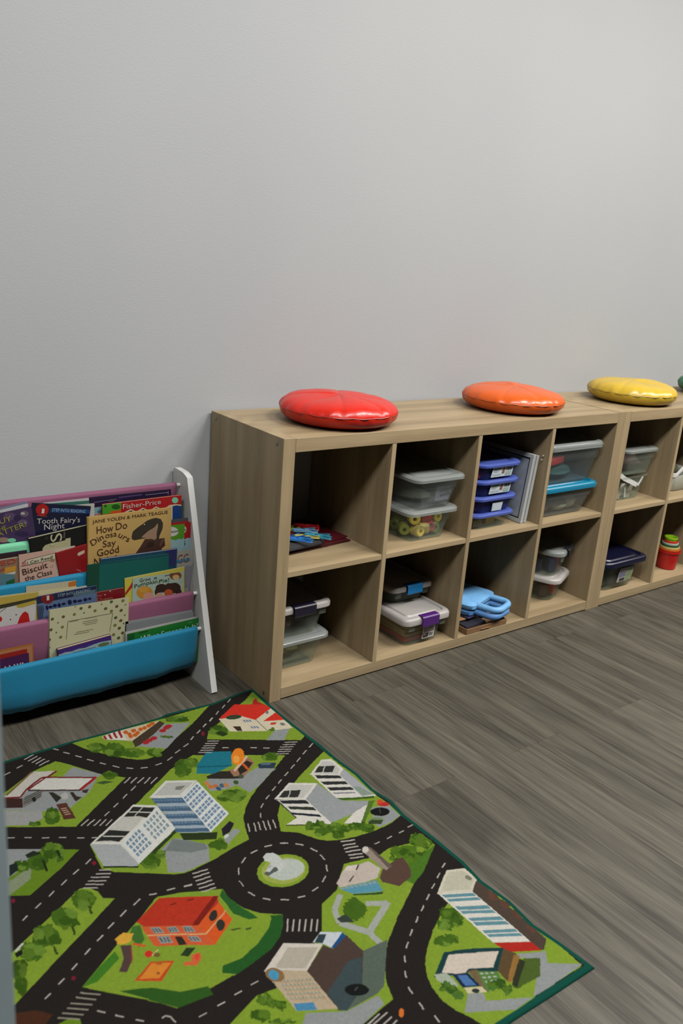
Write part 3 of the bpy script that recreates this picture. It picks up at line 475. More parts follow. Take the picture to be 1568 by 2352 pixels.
(3,118,-193,-6,-178,5,30),(3,118,-222,-25,-208,-14,29),(3,118,-250,-45,-236,-34,29),(3,118,-279,-64,-266,-54,29),(3,118,-310,-85,-292,-77,30),
(3,118,-341,-100,-323,-92,29),(3,118,-372,-119,-354,-111,29),(3,118,-195,-9,-179,2,28),(3,118,-223,-26,-208,-16,28),(3,118,-252,-46,-237,-36,27),
(3,118,-280,-65,-266,-55,26),(3,118,-406,-123,-388,-122,33),(3,118,-440,-116,-424,-121,35),(3,118,-469,-98,-456,-108,34),(3,118,-494,-73,-483,-87,31),
(3,118,-516,-46,-506,-60,31),(3,118,-537,-17,-526,-32,31),(3,118,-556,12,-545,-3,31),(3,118,-575,41,-564,27,32),(3,118,-593,69,-582,55,32),
(3,118,-692,30,-676,35,32),(3,118,-725,17,-709,22,32),(3,118,-496,-187,-480,-176,28),(3,118,-524,-205,-509,-195,28),(3,118,-554,-224,-539,-215,28),
(3,118,-582,-243,-568,-234,28),(3,118,-782,-208,-769,-215,27),(3,118,-752,-225,-740,-233,26),(3,118,-721,-245,-708,-252,27),(3,118,-691,-262,-678,-270,27),
(3,118,-659,-282,-646,-290,27),(3,118,-633,-298,-620,-305,27),(3,118,-666,57,-641,66,33),(3,118,-660,46,-635,55,32),(3,118,-654,35,-629,45,32),
(3,118,-648,25,-623,35,32),(3,118,-643,14,-616,24,32),(3,118,-498,-152,-476,-138,30),(3,118,-485,-160,-463,-146,30),(3,118,-472,-168,-449,-154,30),
(3,118,-459,-177,-436,-162,29),(3,118,-446,-185,-422,-170,29),(3,118,-638,-249,-616,-237,28),(3,118,-627,-256,-605,-243,28),(3,118,-615,-263,-594,-250,27),
(3,118,-604,-269,-584,-256,27),(3,118,-593,-276,-573,-263,27),(3,118,-245,-91,-218,-105,32),(3,118,-255,-98,-226,-113,32),(3,118,-264,-105,-236,-119,32),
(3,118,-272,-112,-243,-127,32),(3,118,-280,-119,-251,-134,31),(3,118,-289,-125,-259,-141,31),(3,118,-74,-195,-43,-210,33),(3,118,-85,-202,-54,-217,32),
(3,118,-96,-208,-65,-224,32),(3,118,-105,-215,-75,-231,32),(3,118,-114,-222,-83,-237,31),(3,118,-122,-229,-93,-244,31),(3,118,-226,-136,-212,-144,38),
(3,118,-164,-172,-150,-181,38),(3,118,-136,-190,-122,-198,38),(3,118,-32,-247,-12,-236,30),(3,118,-64,-265,-45,-254,29),(3,118,-96,-285,-78,-274,28),
(3,118,-125,-302,-107,-292,28),(3,118,-155,-320,-138,-310,28),(3,118,-185,-338,-169,-328,27),(3,118,-213,-354,-197,-345,27),(3,118,-243,-375,-228,-365,26),
(3,118,-270,-397,-257,-385,24),(3,118,-289,-426,-280,-412,22),(3,118,-335,-456,-324,-430,25),(3,118,-322,-461,-311,-433,25),(3,118,-311,-462,-301,-435,25),
(3,118,-301,-469,-290,-438,26),(3,118,-291,-472,-280,-442,26),(3,118,-278,-474,-269,-446,26),(3,118,-182,-587,-151,-598,36),(3,118,-186,-599,-157,-608,35),
(3,118,-189,-609,-157,-618,34),(3,118,-193,-619,-160,-630,34),(3,118,-194,-630,-164,-642,34),(3,118,-196,-640,-168,-651,34),(3,118,-422,-739,-403,-714,27),
(3,118,-413,-744,-394,-720,27),(3,118,-403,-750,-384,-726,27),(3,118,-394,-756,-374,-732,27),(3,118,-384,-762,-364,-738,27),(3,118,-375,-768,-355,-744,27),
(3,118,-502,-507,-469,-513,32),(3,118,-505,-518,-471,-523,32),(3,118,-506,-529,-474,-534,31),(3,118,-508,-540,-476,-545,31),(3,118,-510,-551,-477,-556,31),
(3,118,-511,-562,-480,-567,30),(3,118,-533,-532,-517,-536,23),(3,118,-673,-369,-658,-360,29),(3,118,-705,-385,-690,-377,29),(3,118,-735,-402,-721,-393,27),
(3,118,-765,-419,-752,-410,27),(3,118,-796,-436,-783,-428,27),(3,118,-826,-454,-814,-446,26),(3,118,-656,-400,-636,-412,28),(3,118,-666,-407,-640,-422,28),
(3,118,-678,-411,-647,-430,28),(3,118,-687,-419,-656,-436,28),(3,118,-695,-425,-664,-443,27),(3,118,-702,-432,-677,-447,27),(3,118,-637,-526,-620,-517,29),
(3,118,-670,-539,-654,-530,29),(3,118,-701,-556,-686,-548,28),(3,118,-729,-574,-714,-566,28),(3,118,-759,-592,-745,-584,27),(3,118,-789,-612,-776,-604,26),
(3,118,-819,-630,-806,-623,26),(3,118,-848,-647,-836,-641,25),(3,118,-601,-517,-586,-520,31),(3,118,-566,-523,-550,-526,31),(3,118,-532,-531,-516,-534,31),
(3,206,-795,-666,-767,-688,25),(3,206,-804,-671,-777,-694,24),(3,206,-815,-678,-786,-700,24),(3,206,-823,-684,-795,-706,24),(3,206,-833,-689,-805,-711,23),
(3,206,-842,-694,-813,-716,23),(3,118,-784,-715,-774,-726,23),(3,118,-762,-739,-752,-749,23),(3,118,-738,-764,-728,-774,23),(3,118,-542,-807,-526,-807,26),
(3,118,-577,-810,-562,-810,25),(3,118,-612,-814,-597,-814,25),(3,118,-648,-816,-633,-816,24),(3,118,-701,-785,-694,-784,24),(3,118,-694,-784,-687,-791,23),
(3,118,-687,-791,-685,-805,21),(3,118,-21,-626,-4,-626,29),(3,118,-51,-631,-35,-631,28),(3,118,-87,-632,-71,-631,27),(3,118,-122,-632,-107,-632,28),
(3,118,-45,-766,-29,-759,27),(3,118,-76,-784,-60,-776,26),(3,118,-106,-800,-91,-793,25),(3,118,-137,-819,-121,-810,28),(3,118,-167,-836,-152,-827,27),
(3,118,-197,-853,-182,-844,27),(3,118,-228,-873,-214,-863,26),(3,118,-255,-892,-242,-882,25),(3,118,-279,-916,-269,-904,25),(3,118,-292,-931,-300,-944,26),
(3,118,-310,-961,-313,-976,27),(3,118,-315,-996,-318,-1011,27),(3,118,-310,-1030,-313,-1045,26),(1,207,-355,-995,4,-2,-6,-7),(3,118,-406,-980,-435,-985,24),
(3,118,-388,-976,-424,-983,24),(3,118,-375,-981,-411,-987,24),(3,118,-374,-992,-406,-998,24),(3,118,-371,-1002,-399,-1009,23),(1,208,-658,-375,4,-2,-2,-6),
(1,208,-825,-395,3,-2,-2,-6),(1,208,-793,-631,3,-2,-2,-4),(1,208,-238,-54,4,-2,-5,-10)]

build_rug()

# ------------------------------------------------------------------ sling book rack
WHITE = plain('white_board', (210, 209, 203), .45, k=.98, var=.02, scale=20)
def fabric(name, rgb):
    return plain(name, rgb, .7, k=.80, var=.10, scale=700, bump=.35, sheen=.06, spec=.3)
PINK = fabric('pink_cloth', (140, 80, 108)); BLUE = fabric('blue_cloth', (0, 124, 160)); MINT = fabric('mint_cloth', (120, 206, 160))
BARS = ((.200, .177, BLUE, 'blue'), (.231, .275, PINK, 'pink'), (.260, .374, BLUE, 'blue'), (.290, .472, MINT, 'mint'), (.350, .567, PINK, 'pink'))
rack = thing('sling_book_rack', 'white-sided sling book rack with pink, mint and blue cloth pockets against the wall', 'bookshelf', (-.43, .26, 0))
RK = Vector((.43, -.26, 0))
XL, XR = -.747, -.118
def loc_rack(o): o.location = RK
def panel_pts():
    pts = [(.121, .006), (.127, 0), (.388, 0), (.392, .006), (.392, .600), (.387, .609), (.374, .610), (.336, .609)]
    for i in range(6):
        a = math.radians(85 - 63 * i / 5); pts.append((.338 - .034 * math.cos(math.radians(90) - a) * 0 - .036 * (1 - math.sin(a)) * .0 - .034 * (i / 5), .609 - .010 * (i / 5) ** 1.6))
    return pts
for x0 in (XL - .018, XR):
    mb = MB(); P = panel_pts(); P = P[::-1]
    mb.loops([[(x, y, z) for y, z in P] for x in (x0, x0 + .018)], True, True, smooth=False)
    loc_rack(mb.build('side_panel', WHITE, rack, bevel=.0025))
for i, (by, bz, m, nm) in enumerate(BARS):
    mb = MB(); mb.tube([(XL - .002, by, bz), (XR + .002, by, bz)], .0055, 12); loc_rack(mb.build('dowel', WHITE, rack))
rnd = random.Random(3)
def sling(i):
    by, bz, m, nm = BARS[i]; r = .0085
    if i < 4: ny, nz_ = BARS[i + 1][0], BARS[i + 1][1]
    mb = MB(); xs = [XL + .012 + (XR - .012 - XL - .012) * k / 40 for k in range(41)]; L = []
    for k, x in enumerate(xs):
        e = min(x - xs[0], xs[-1] - x); sag = min(1, e / .12); w = .0022 * math.sin(k * .55 + i) + rnd.uniform(-.0015, .0015)
        prof = []
        # over the dowel, down the front, round the pocket bottom, up behind
        for a in (200, 150, 110, 75, 40, 5): prof.append((by + r * math.cos(math.radians(180 - a + 90 - 90)) * 1, bz + r * math.sin(math.radians(a))))
        prof = [(by + .003, bz - .010)] + [(by - r * math.cos(math.radians(a)), bz + r * math.sin(math.radians(a))) for a in (160, 125, 90, 55, 20, -5)]
        if i == 4:
            prof += [(by - .0065, bz - .02), (by - .004, bz - .08), (by - .002, bz - .16), (by + .004, bz - .24 + w)]
        else:
            d = .132 + (.004 * sag) * (i == 0); b0 = bz - d + w
            back = .009 * (1 - sag)
            prof += [(by - .0078 + back * .15, bz - .02), (by - .0068 + back * .4 - .004 * sag * (i == 0), bz - .06), (by - .003 + back * .7 - .005 * sag * (i == 0), bz - .10), (by + .010 + back * .8 - .005 * sag, b0 + .010), (by + .022 + back * .5, b0), (by + .040, b0 + .006), (by + .050, b0 + .03), (by + .053, bz - .05), (by + .055, bz + .02)]
        L.append([(x, y, z) for y, z in prof])
    # thickness by an inner copy
    mb.loops(L, False, False, closed=False)
    o = mb.build('sling_pocket', m, rack, sharp=80); loc_rack(o)
    so = o.modifiers.new('thickness', 'SOLIDIFY'); so.thickness = .0012; so.offset = 0
    o['label'] = nm + ' cloth sling'
for i in range(5): sling(i)

# ------------------------------------------------------------------ books
# label, pocket, top-left corner x y z, roll, width, height, thickness mm, cover, pages, printed shapes, lettering (0.1 mm on the cover)
BOOKS=[
('purple picture book with yellow title lettering at the left end of the top pocket', 3, -0.6927, 0.3005, 0.5521, 0.1048, 0.1396, 0.2217, 4, (66, 48, 84), (205, 200, 185), [((88, 70, 100), [(982, 163), (961, 203), (916, 229), (855, 235), (790, 220), (735, 187), (700, 142), (693, 95), (713, 54), (758, 28), (819, 22), (883, 37), (938, 70), (974, 115)]), ((96, 78, 108), [(1254, 392), (1237, 424), (1197, 444), (1144, 447), (1088, 433), (1040, 406), (1009, 369), (1001, 332), (1018, 300), (1057, 281), (1110, 277), (1166, 291), (1215, 318), (1246, 355)]), ((50, 36, 70), [(1112, 240), (1097, 273), (1067, 294), (1027, 301), (985, 291), (950, 266), (928, 232), (923, 196), (938, 163), (967, 142), (1007, 135), (1049, 145), (1085, 169), (1107, 203)]), ((50, 36, 70), [(1234, 698), (1213, 724), (1162, 736), (1092, 733), (1017, 714), (952, 683), (908, 648), (896, 614), (917, 588), (967, 576), (1036, 579), (1111, 597), (1177, 628), (1221, 664)]), ((104, 84, 104), [(1307, 168), (1292, 200), (1258, 221), (1214, 227), (1167, 216), (1127, 190), (1102, 156), (1096, 119), (1111, 87), (1144, 66), (1189, 60), (1235, 71), (1276, 96), (1301, 131)]), ((150, 120, 104), [(748, 743), (729, 769), (686, 783), (626, 781), (562, 765), (506, 737), (470, 703), (460, 669), (478, 643), (522, 630), (581, 631), (645, 647), (701, 675), (738, 709)]), ((176, 180, 168), [(1105, 133), (1144, 83), (1215, 123), (1198, 166)]), ((120, 200, 160), [(903, 794), (889, 816), (857, 829), (814, 829), (767, 818), (727, 796), (701, 768), (695, 741), (708, 719), (740, 706), (783, 706), (830, 717), (870, 739), (896, 766)])], [('GUY', (410, 294), (872, 254), 147, (156, 150, 52)), ('THE', (446, 478), (719, 428), 102, (156, 150, 52)), ('BATTER!', (361, 621), (1210, 477), 138, (150, 146, 60))]),
('white-edged thin magazine right behind the purple picture book', 3, -0.6908, 0.3075, 0.5554, 0.1383, 0.1319, 0.2286, 3, (196, 196, 196), (205, 200, 185), [], []),
('white magazine standing rearmost behind the purple picture book', 3, -0.689, 0.3135, 0.5601, 0.1355, 0.1299, 0.2326, 2, (120, 130, 150), (205, 200, 185), [], []),
('navy early reader with a red number one circle, tilted in the top pocket', 3, -0.5511, 0.3015, 0.5765, -0.1777, 0.1551, 0.2315, 3, (22, 24, 50), (205, 200, 185), [((26, 62, 116), [(496, 109), (1529, 85), (1538, 205), (491, 226)]), ((40, 22, 40), [(471, 169), (466, 255), (423, 327), (353, 369), (269, 373), (188, 339), (125, 274), (94, 190), (100, 105), (142, 34), (211, -8), (295, -13), (376, 20), (439, 85)]), ((166, 26, 24), [(447, 159), (441, 230), (403, 289), (341, 324), (267, 327), (196, 300), (141, 246), (115, 177), (121, 107), (158, 49), (220, 14), (293, 9), (365, 36), (420, 89)]), ((170, 60, 60), [(159, 333), (429, 342), (428, 327), (158, 318)])], [('1', (272, 261), (338, 258), 127, (210, 200, 190)), ('STEP INTO READING', (531, 189), (1415, 188), 82, (150, 182, 206)), ("Tooth Fairy's", (192, 545), (1314, 445), 141, (196, 190, 184)), ('Night', (405, 699), (933, 630), 153, (196, 190, 184))]),
('worn white paperback peeking out right of the navy early reader', 3, -0.4876, 0.3075, 0.5556, -0.0237, 0.101, 0.2106, 5, (190, 186, 176), (205, 200, 185), [], []),
('thin green-covered magazine behind the navy early reader', 3, -0.5186, 0.3145, 0.5655, -0.0371, 0.1206, 0.2205, 2, (50, 104, 90), (205, 200, 185), [], []),
('thin white magazine, rearmost behind the navy early reader', 3, -0.5169, 0.3195, 0.5674, -0.0051, 0.1197, 0.2224, 2, (190, 190, 190), (205, 200, 185), [], []),
('dark purple book standing rearmost under the pink top bar', 3, -0.3926, 0.3255, 0.5658, -0.0091, 0.2367, 0.2208, 4, (38, 26, 56), (205, 200, 185), [((130, 120, 150), [(120, 154), (756, 122), (753, 108), (118, 139)]), ((84, 64, 110), [(807, 102), (1490, 84), (1485, 46), (802, 64)]), ((150, 140, 160), [(1592, 96), (2263, 87), (2261, 72), (1590, 81)]), ((150, 140, 160), [(2267, 41), (2269, 144), (2285, 146), (2283, 43)]), ((90, 84, 50), [(535, 178), (683, 169), (678, 144), (530, 153)])], []),
('thin book with a pale teal pattern left of the green and red book', 3, -0.4054, 0.3115, 0.5386, 0.0683, 0.085, 0.1994, 3, (120, 160, 166), (205, 200, 185), [((60, 110, 120), [(256, 98), (476, 66), (469, 164), (298, 181)]), ((190, 110, 70), [(178, 213), (690, 213), (685, 175), (174, 176)])], []),
('grey-green book edge peeking out behind the red banner book', 3, -0.2835, 0.3105, 0.5316, -0.0048, 0.1589, 0.1866, 3, (70, 90, 72), (205, 200, 185), [], []),
('green and red storybook with a scalloped red banner in the top pocket', 3, -0.3658, 0.3055, 0.5501, 0.0047, 0.2327, 0.2062, 4, (176, 30, 34), (205, 200, 185), [((70, 150, 40), [(0, 0), (526, 0), (524, 275), (-4, 293)]), ((34, 84, 26), [(500, 135), (488, 166), (453, 188), (404, 196), (349, 189), (300, 168), (266, 138), (254, 105), (266, 74), (301, 53), (350, 45), (405, 51), (454, 72), (488, 102)]), ((34, 84, 26), [(120, 64), (116, 84), (106, 100), (92, 108), (75, 106), (61, 95), (51, 76), (48, 55), (52, 34), (62, 18), (76, 11), (93, 13), (107, 24), (117, 42)]), ((200, 80, 30), [(228, 225), (524, 225), (524, 312), (228, 299)]), ((214, 196, 160), [(624, 300), (800, 235), (964, 331), (1156, 242), (1350, 355), (1545, 252), (1756, 368), (1954, 264), (2142, 262), (2332, 298), (2342, 835), (622, 600)]), ((40, 26, 40), [(649, 328), (812, 274), (964, 369), (1169, 281), (1350, 393), (1558, 292), (1757, 407), (1968, 318), (2028, 792), (648, 604)]), ((28, 62, 124), [(2049, 315), (2156, 296), (2333, 337), (2342, 835), (2055, 796)]), ((214, 196, 160), [(1, 13), (2328, 14), (2326, -1), (-1, -1)]), ((130, 206, 170), [(2228, 156), (2219, 194), (2191, 222), (2151, 235), (2106, 229), (2065, 207), (2037, 172), (2026, 132), (2036, 94), (2063, 66), (2103, 53), (2148, 59), (2189, 81), (2218, 116)])], [('Fisher-Price', (574, 207), (1688, 194), 137, (216, 200, 184))]),
('thick black board book with cream page edges in front of the mint bar', 2, -0.5702, 0.277, 0.4901, 0.1058, 0.1557, 0.2616, 12, (18, 17, 17), (188, 182, 150), [((176, 172, 132), [(283, 435), (308, 332), (384, 267), (521, 254), (906, 267), (912, 226), (1049, 230), (997, 649)]), ((70, 68, 64), [(476, 97), (471, 112), (459, 123), (444, 127), (429, 123), (416, 112), (408, 97), (407, 79), (412, 64), (424, 54), (439, 50), (454, 54), (467, 65), (475, 80)]), ((18, 17, 17), [(466, 95), (462, 106), (454, 113), (444, 116), (433, 113), (423, 105), (418, 94), (417, 82), (421, 71), (429, 63), (439, 61), (451, 64), (460, 71), (466, 82)]), ((90, 86, 80), [(897, 205), (931, 31), (898, 20), (864, 194)])], [("'S", (816, 342), (833, 30), 295, (190, 184, 150))]),
('tan hardback picture book with a dark long-necked dinosaur on its cover', 2, -0.4199, 0.2705, 0.5295, -0.0056, 0.2393, 0.2845, 8, (198, 162, 96), (206, 170, 104), [((170, 140, 60), [(0, 0), (47, 0), (-45, 1343), (-116, 1332)]), ((74, 48, 40), [(1615, 811), (1994, 864), (2197, 859), (2221, 1096), (2113, 1169), (2139, 1329), (1334, 1208), (1485, 1012)]), ((110, 74, 60), [(2130, 883), (2198, 870), (2089, 1099), (2043, 1070)]), ((52, 34, 28), [(1683, 930), (1905, 918), (1863, 1066), (1663, 1081)]), ((58, 52, 40), [(1221, 692), (1258, 546), (1413, 437), (1543, 367), (1652, 295), (1805, 249), (1938, 239), (2073, 293), (2143, 422), (2135, 574), (2081, 699), (2042, 782), (2028, 869), (2063, 913), (1961, 892), (1904, 851), (1659, 795), (1504, 796), (1308, 808), (1232, 769)]), ((160, 128, 104), [(1986, 402), (1994, 512), (1957, 683), (1960, 837), (1905, 884), (1770, 822), (1504, 752), (1591, 677), (1722, 586), (1876, 519)]), ((200, 196, 170), [(1611, 389), (1609, 396), (1604, 402), (1596, 404), (1587, 403), (1579, 399), (1574, 392), (1572, 384), (1573, 377), (1579, 371), (1587, 369), (1596, 370), (1603, 375), (1609, 381)])], [('JANE YOLEN & MARK TEAGUE', (128, 172), (2278, 151), 90, (84, 52, 32)), ('How', (245, 478), (702, 465), 207, (84, 46, 30)), ('Do', (775, 438), (1095, 431), 197, (84, 46, 30)), ('Din', (124, 803), (447, 640), 171, (84, 46, 30)), ('osa', (484, 633), (800, 614), 160, (84, 46, 30)), ('urs', (824, 630), (1123, 834), 161, (84, 46, 30)), ('Say', (411, 881), (776, 872), 185, (84, 46, 30)), ('Good', (254, 1118), (863, 1085), 198, (84, 46, 30)), ('Night?', (169, 1377), (802, 1377), 223, (84, 46, 30))]),
('white thin magazine rearmost at the right end of the second pocket', 2, -0.1865, 0.2815, 0.4887, -0.0063, 0.0632, 0.2437, 2, (80, 80, 86), (205, 200, 185), [], []),
('thin red-striped magazine at the right end of the second pocket', 2, -0.1877, 0.2785, 0.4795, 0.006, 0.0659, 0.2349, 2, (170, 40, 44), (205, 200, 185), [], []),
('red booklet with pale blue lower cover beside the white panel', 2, -0.1856, 0.2745, 0.4766, -0.0056, 0.0715, 0.2316, 2, (168, 22, 28), (205, 200, 185), [((150, 184, 188), [(-30, 460), (334, 498), (414, 457), (497, 495), (578, 453), (661, 478), (728, 435), (753, 1210), (-16, 1090)]), ((206, 200, 190), [(543, 200), (537, 244), (520, 278), (493, 295), (462, 291), (434, 267), (414, 228), (406, 182), (412, 137), (430, 104), (457, 87), (487, 91), (515, 115), (535, 153)])], [('n', (435, 238), (517, 235), 79, (30, 40, 30)), ('DS', (298, 663), (529, 657), 118, (30, 90, 90))]),
('green booklet with a white oval on its cover beside the tan hardback', 2, -0.1895, 0.272, 0.4753, -0.0066, 0.0509, 0.2303, 2, (86, 150, 36), (205, 200, 185), [((150, 184, 188), [(-69, 441), (89, 398), (225, 456), (358, 422), (427, 458), (521, 405), (543, 1149), (-56, 1055)]), ((206, 206, 196), [(326, 210), (306, 269), (247, 311), (162, 327), (66, 314), (-20, 275), (-80, 218), (-102, 153), (-83, 95), (-25, 53), (60, 37), (155, 49), (241, 88), (302, 145)])], [('action', (-21, 216), (312, 208), 65, (30, 40, 30))]),
('book with brown and yellow cover and orange capitals at the left edge', 2, -0.705, 0.2725, 0.4467, 0.02, 0.1116, 0.2039, 3, (140, 110, 88), (205, 200, 185), [((196, 140, 44), [(729, 240), (995, 231), (977, 369), (699, 387)]), ((196, 190, 170), [(698, 399), (976, 381), (962, 449), (694, 468)]), ((84, 120, 130), [(-23, 340), (698, 399), (950, 459), (922, 763), (-43, 625)]), ((30, 90, 54), [(728, 617), (944, 565), (919, 822), (718, 781)]), ((190, 186, 176), [(0, 23), (1116, 23), (1114, 0), (-2, 0)])], [('RED', (440, 163), (1000, 155), 126, (188, 66, 40)), ('of', (586, 330), (725, 298), 92, (188, 66, 40))]),
('dark thin book curving out behind the brown and yellow book', 2, -0.6831, 0.2765, 0.4578, -0.0386, 0.138, 0.2128, 2, (44, 32, 32), (205, 200, 185), [], []),
('dark plum book behind the brown and yellow book at the left edge', 2, -0.7025, 0.2795, 0.461, -0.0022, 0.1278, 0.216, 3, (56, 36, 56), (205, 200, 185), [], []),
('thin grey magazine just under the mint bar at the left edge', 2, -0.7013, 0.2835, 0.4662, -0.004, 0.1312, 0.2212, 2, (150, 150, 150), (205, 200, 185), [], []),
('pinkish beginner reader with a cream ribbon banner in the second pocket', 2, -0.5985, 0.2695, 0.4537, 0.007, 0.091, 0.2093, 3, (200, 162, 144), (205, 200, 185), [((60, 44, 34), [(65, 234), (176, 158), (908, 89), (902, 268), (214, 312), (19, 320), (96, 286)]), ((204, 196, 166), [(87, 243), (187, 172), (907, 101), (902, 256), (204, 293), (52, 302), (118, 278)]), ((190, 120, 110), [(87, 243), (164, 192), (182, 289), (62, 304)]), ((150, 120, 84), [(901, 292), (894, 312), (875, 326), (848, 330), (818, 325), (791, 311), (773, 292), (767, 270), (774, 250), (794, 237), (821, 232), (851, 237), (877, 251), (895, 271)]), ((60, 44, 34), [(795, 455), (789, 464), (778, 462), (773, 451), (778, 442), (790, 444)]), ((60, 44, 34), [(839, 475), (833, 484), (822, 482), (817, 471), (823, 461), (834, 463)]), ((60, 44, 34), [(852, 429), (846, 438), (835, 436), (830, 425), (836, 415), (847, 417)])], [('I Can Read!', (204, 275), (859, 219), 76, (50, 50, 40)), ('Biscuit', (85, 557), (716, 453), 165, (60, 34, 28)), ('the Class', (132, 732), (822, 653), 142, (60, 34, 28))]),
('white paperback edge behind the pinkish beginner reader', 2, -0.5787, 0.2745, 0.4524, 0.0228, 0.1256, 0.2103, 2, (200, 180, 160), (205, 200, 185), [], []),
('dark red book with a pale torn patch between pink reader and tan hardback', 2, -0.5057, 0.272, 0.4442, 0.1522, 0.0841, 0.212, 4, (140, 20, 24), (205, 200, 185), [((200, 180, 150), [(543, 222), (586, 173), (756, 151), (742, 235), (581, 273)]), ((180, 120, 110), [(456, 638), (560, 724), (572, 705), (468, 619)]), ((180, 50, 46), [(32, 24), (839, 26), (837, 11), (31, 9)])], []),
('grey storybook with brown capital letters beside the white panel', 1, -0.206, 0.2515, 0.4045, -0.0364, 0.0945, 0.2545, 3, (158, 156, 146), (205, 200, 185), [((60, 56, 54), [(926, 3), (793, 1263), (812, 1269), (945, 8)]), ((132, 130, 136), [(630, 469), (892, 476), (838, 1164), (601, 1129)])], [('GG', (379, 351), (719, 348), 249, (130, 78, 62))]),
('blue-green hardback standing behind the large plain teal hardback', 1, -0.3944, 0.248, 0.419, -0.0193, 0.2223, 0.269, 3, (22, 70, 92), (205, 200, 185), [((40, 44, 92), [(1865, 0), (2223, 0), (2177, 527), (1856, 480)]), ((190, 180, 196), [(14, 20), (2212, 20), (2208, -6), (10, -5)])], []),
('large plain teal hardback with a dark green spine in the middle pocket', 1, -0.4325, 0.2445, 0.408, -0.0153, 0.2336, 0.258, 3, (16, 96, 88), (205, 200, 185), [((14, 70, 52), [(0, 0), (342, 0), (305, 1574), (-139, 1489)]), ((130, 170, 150), [(355, 5), (2298, 10), (2296, -6), (353, -10)]), ((20, 74, 84), [(342, -23), (2337, 5), (2325, 63), (343, 39)])], []),
('yellow paperback with a red swash behind the pale green storybook', 1, -0.3301, 0.2421, 0.3534, 0.0253, 0.1779, 0.2079, 2, (204, 190, 70), (214, 206, 150), [((176, 40, 30), [(2, 430), (144, 254), (222, 141), (244, 275), (115, 403), (12, 510)]), ((176, 40, 30), [(455, 21), (724, 16), (719, -10), (450, -5)]), ((216, 210, 160), [(14, 22), (1781, 20), (1776, -7), (10, -4)])], []),
('pale green storybook with two children and an orange pumpkin on its cover', 1, -0.307, 0.2405, 0.3493, -0.033, 0.153, 0.1993, 1.5, (168, 186, 172), (205, 200, 185), [((196, 136, 40), [(609, 502), (588, 583), (522, 641), (424, 663), (314, 646), (215, 593), (144, 514), (117, 426), (138, 346), (203, 288), (299, 266), (409, 282), (509, 334), (581, 413)]), ((206, 150, 60), [(488, 392), (474, 430), (432, 455), (370, 463), (301, 452), (238, 425), (194, 387), (178, 345), (191, 308), (233, 283), (294, 275), (363, 285), (426, 312), (471, 350)]), ((204, 150, 124), [(654, 626), (640, 681), (594, 719), (527, 734), (451, 722), (382, 685), (333, 632), (314, 573), (329, 519), (374, 481), (440, 466), (516, 478), (585, 514), (635, 567)]), ((52, 32, 24), [(1055, 439), (1039, 493), (989, 531), (915, 546), (832, 533), (757, 496), (703, 442), (683, 383), (698, 329), (747, 291), (820, 276), (903, 288), (979, 325), (1034, 378)]), ((52, 32, 24), [(820, 521), (815, 571), (795, 609), (764, 627), (728, 622), (695, 594), (672, 549), (661, 497), (667, 447), (687, 409), (718, 391), (753, 396), (786, 424), (810, 468)]), ((58, 34, 24), [(1462, 486), (1440, 558), (1371, 608), (1269, 625), (1154, 608), (1050, 558), (976, 488), (947, 409), (969, 339), (1036, 289), (1137, 271), (1251, 288), (1356, 336), (1432, 407)]), ((52, 32, 24), [(1496, 625), (1490, 676), (1465, 714), (1428, 731), (1385, 725), (1346, 695), (1317, 649), (1305, 595), (1311, 545), (1336, 507), (1373, 489), (1415, 496), (1455, 525), (1484, 571)]), ((186, 84, 40), [(1224, 610), (1214, 660), (1178, 696), (1125, 710), (1065, 701), (1010, 669), (971, 622), (955, 568), (966, 518), (1001, 482), (1053, 468), (1113, 477), (1169, 508), (1208, 555)]), ((200, 150, 124), [(933, 670), (924, 720), (892, 756), (845, 772), (792, 763), (743, 733), (708, 686), (694, 633), (703, 583), (734, 547), (781, 531), (834, 539), (883, 570), (919, 616)]), ((200, 150, 150), [(1019, 789), (986, 819), (890, 831), (752, 824), (599, 799), (462, 762), (366, 719), (332, 680), (364, 651), (457, 638), (592, 645), (745, 669), (885, 706), (983, 749)]), ((130, 74, 36), [(1469, 117), (1453, 172), (1402, 210), (1327, 225), (1243, 213), (1166, 177), (1111, 123), (1090, 64), (1105, 9), (1155, -29), (1229, -44), (1313, -33), (1391, 3), (1446, 56)]), ((206, 176, 120), [(1403, 160), (1394, 193), (1365, 217), (1323, 226), (1274, 219), (1230, 197), (1199, 165), (1186, 130), (1195, 97), (1224, 73), (1266, 64), (1314, 71), (1359, 92), (1391, 124)]), ((168, 186, 172), [(1083, 207), (1515, 216), (1520, 309), (1088, 299)]), ((60, 50, 40), [(946, 66), (1184, 47), (1179, 27), (941, 46)])], [('Grow', (207, 132), (528, 114), 103, (44, 76, 44)), ('a', (618, 101), (722, 96), 78, (44, 76, 44)), ('Pum', (61, 289), (378, 234), 115, (44, 76, 44)), ('pkin', (404, 238), (728, 233), 117, (44, 76, 44)), ('Pie!', (781, 241), (1085, 233), 105, (44, 76, 44))]),
('dark red book with small white flecks left of the yellow paperback', 1, -0.4085, 0.2415, 0.3281, -0.0042, 0.0769, 0.1781, 2.5, (126, 20, 28), (205, 200, 185), [((206, 190, 180), [(394, 47), (388, 58), (375, 61), (361, 53), (355, 40), (361, 28), (375, 25), (388, 33)]), ((206, 190, 180), [(248, 121), (242, 131), (228, 133), (215, 126), (209, 114), (215, 104), (228, 102), (242, 109)]), ((200, 170, 140), [(2, 10), (758, 13), (755, -7), (-2, -10)])], [('the', (11, 140), (132, 144), 63, (176, 120, 90)), ('Queen', (-1, 276), (436, 283), 100, (176, 120, 90))]),
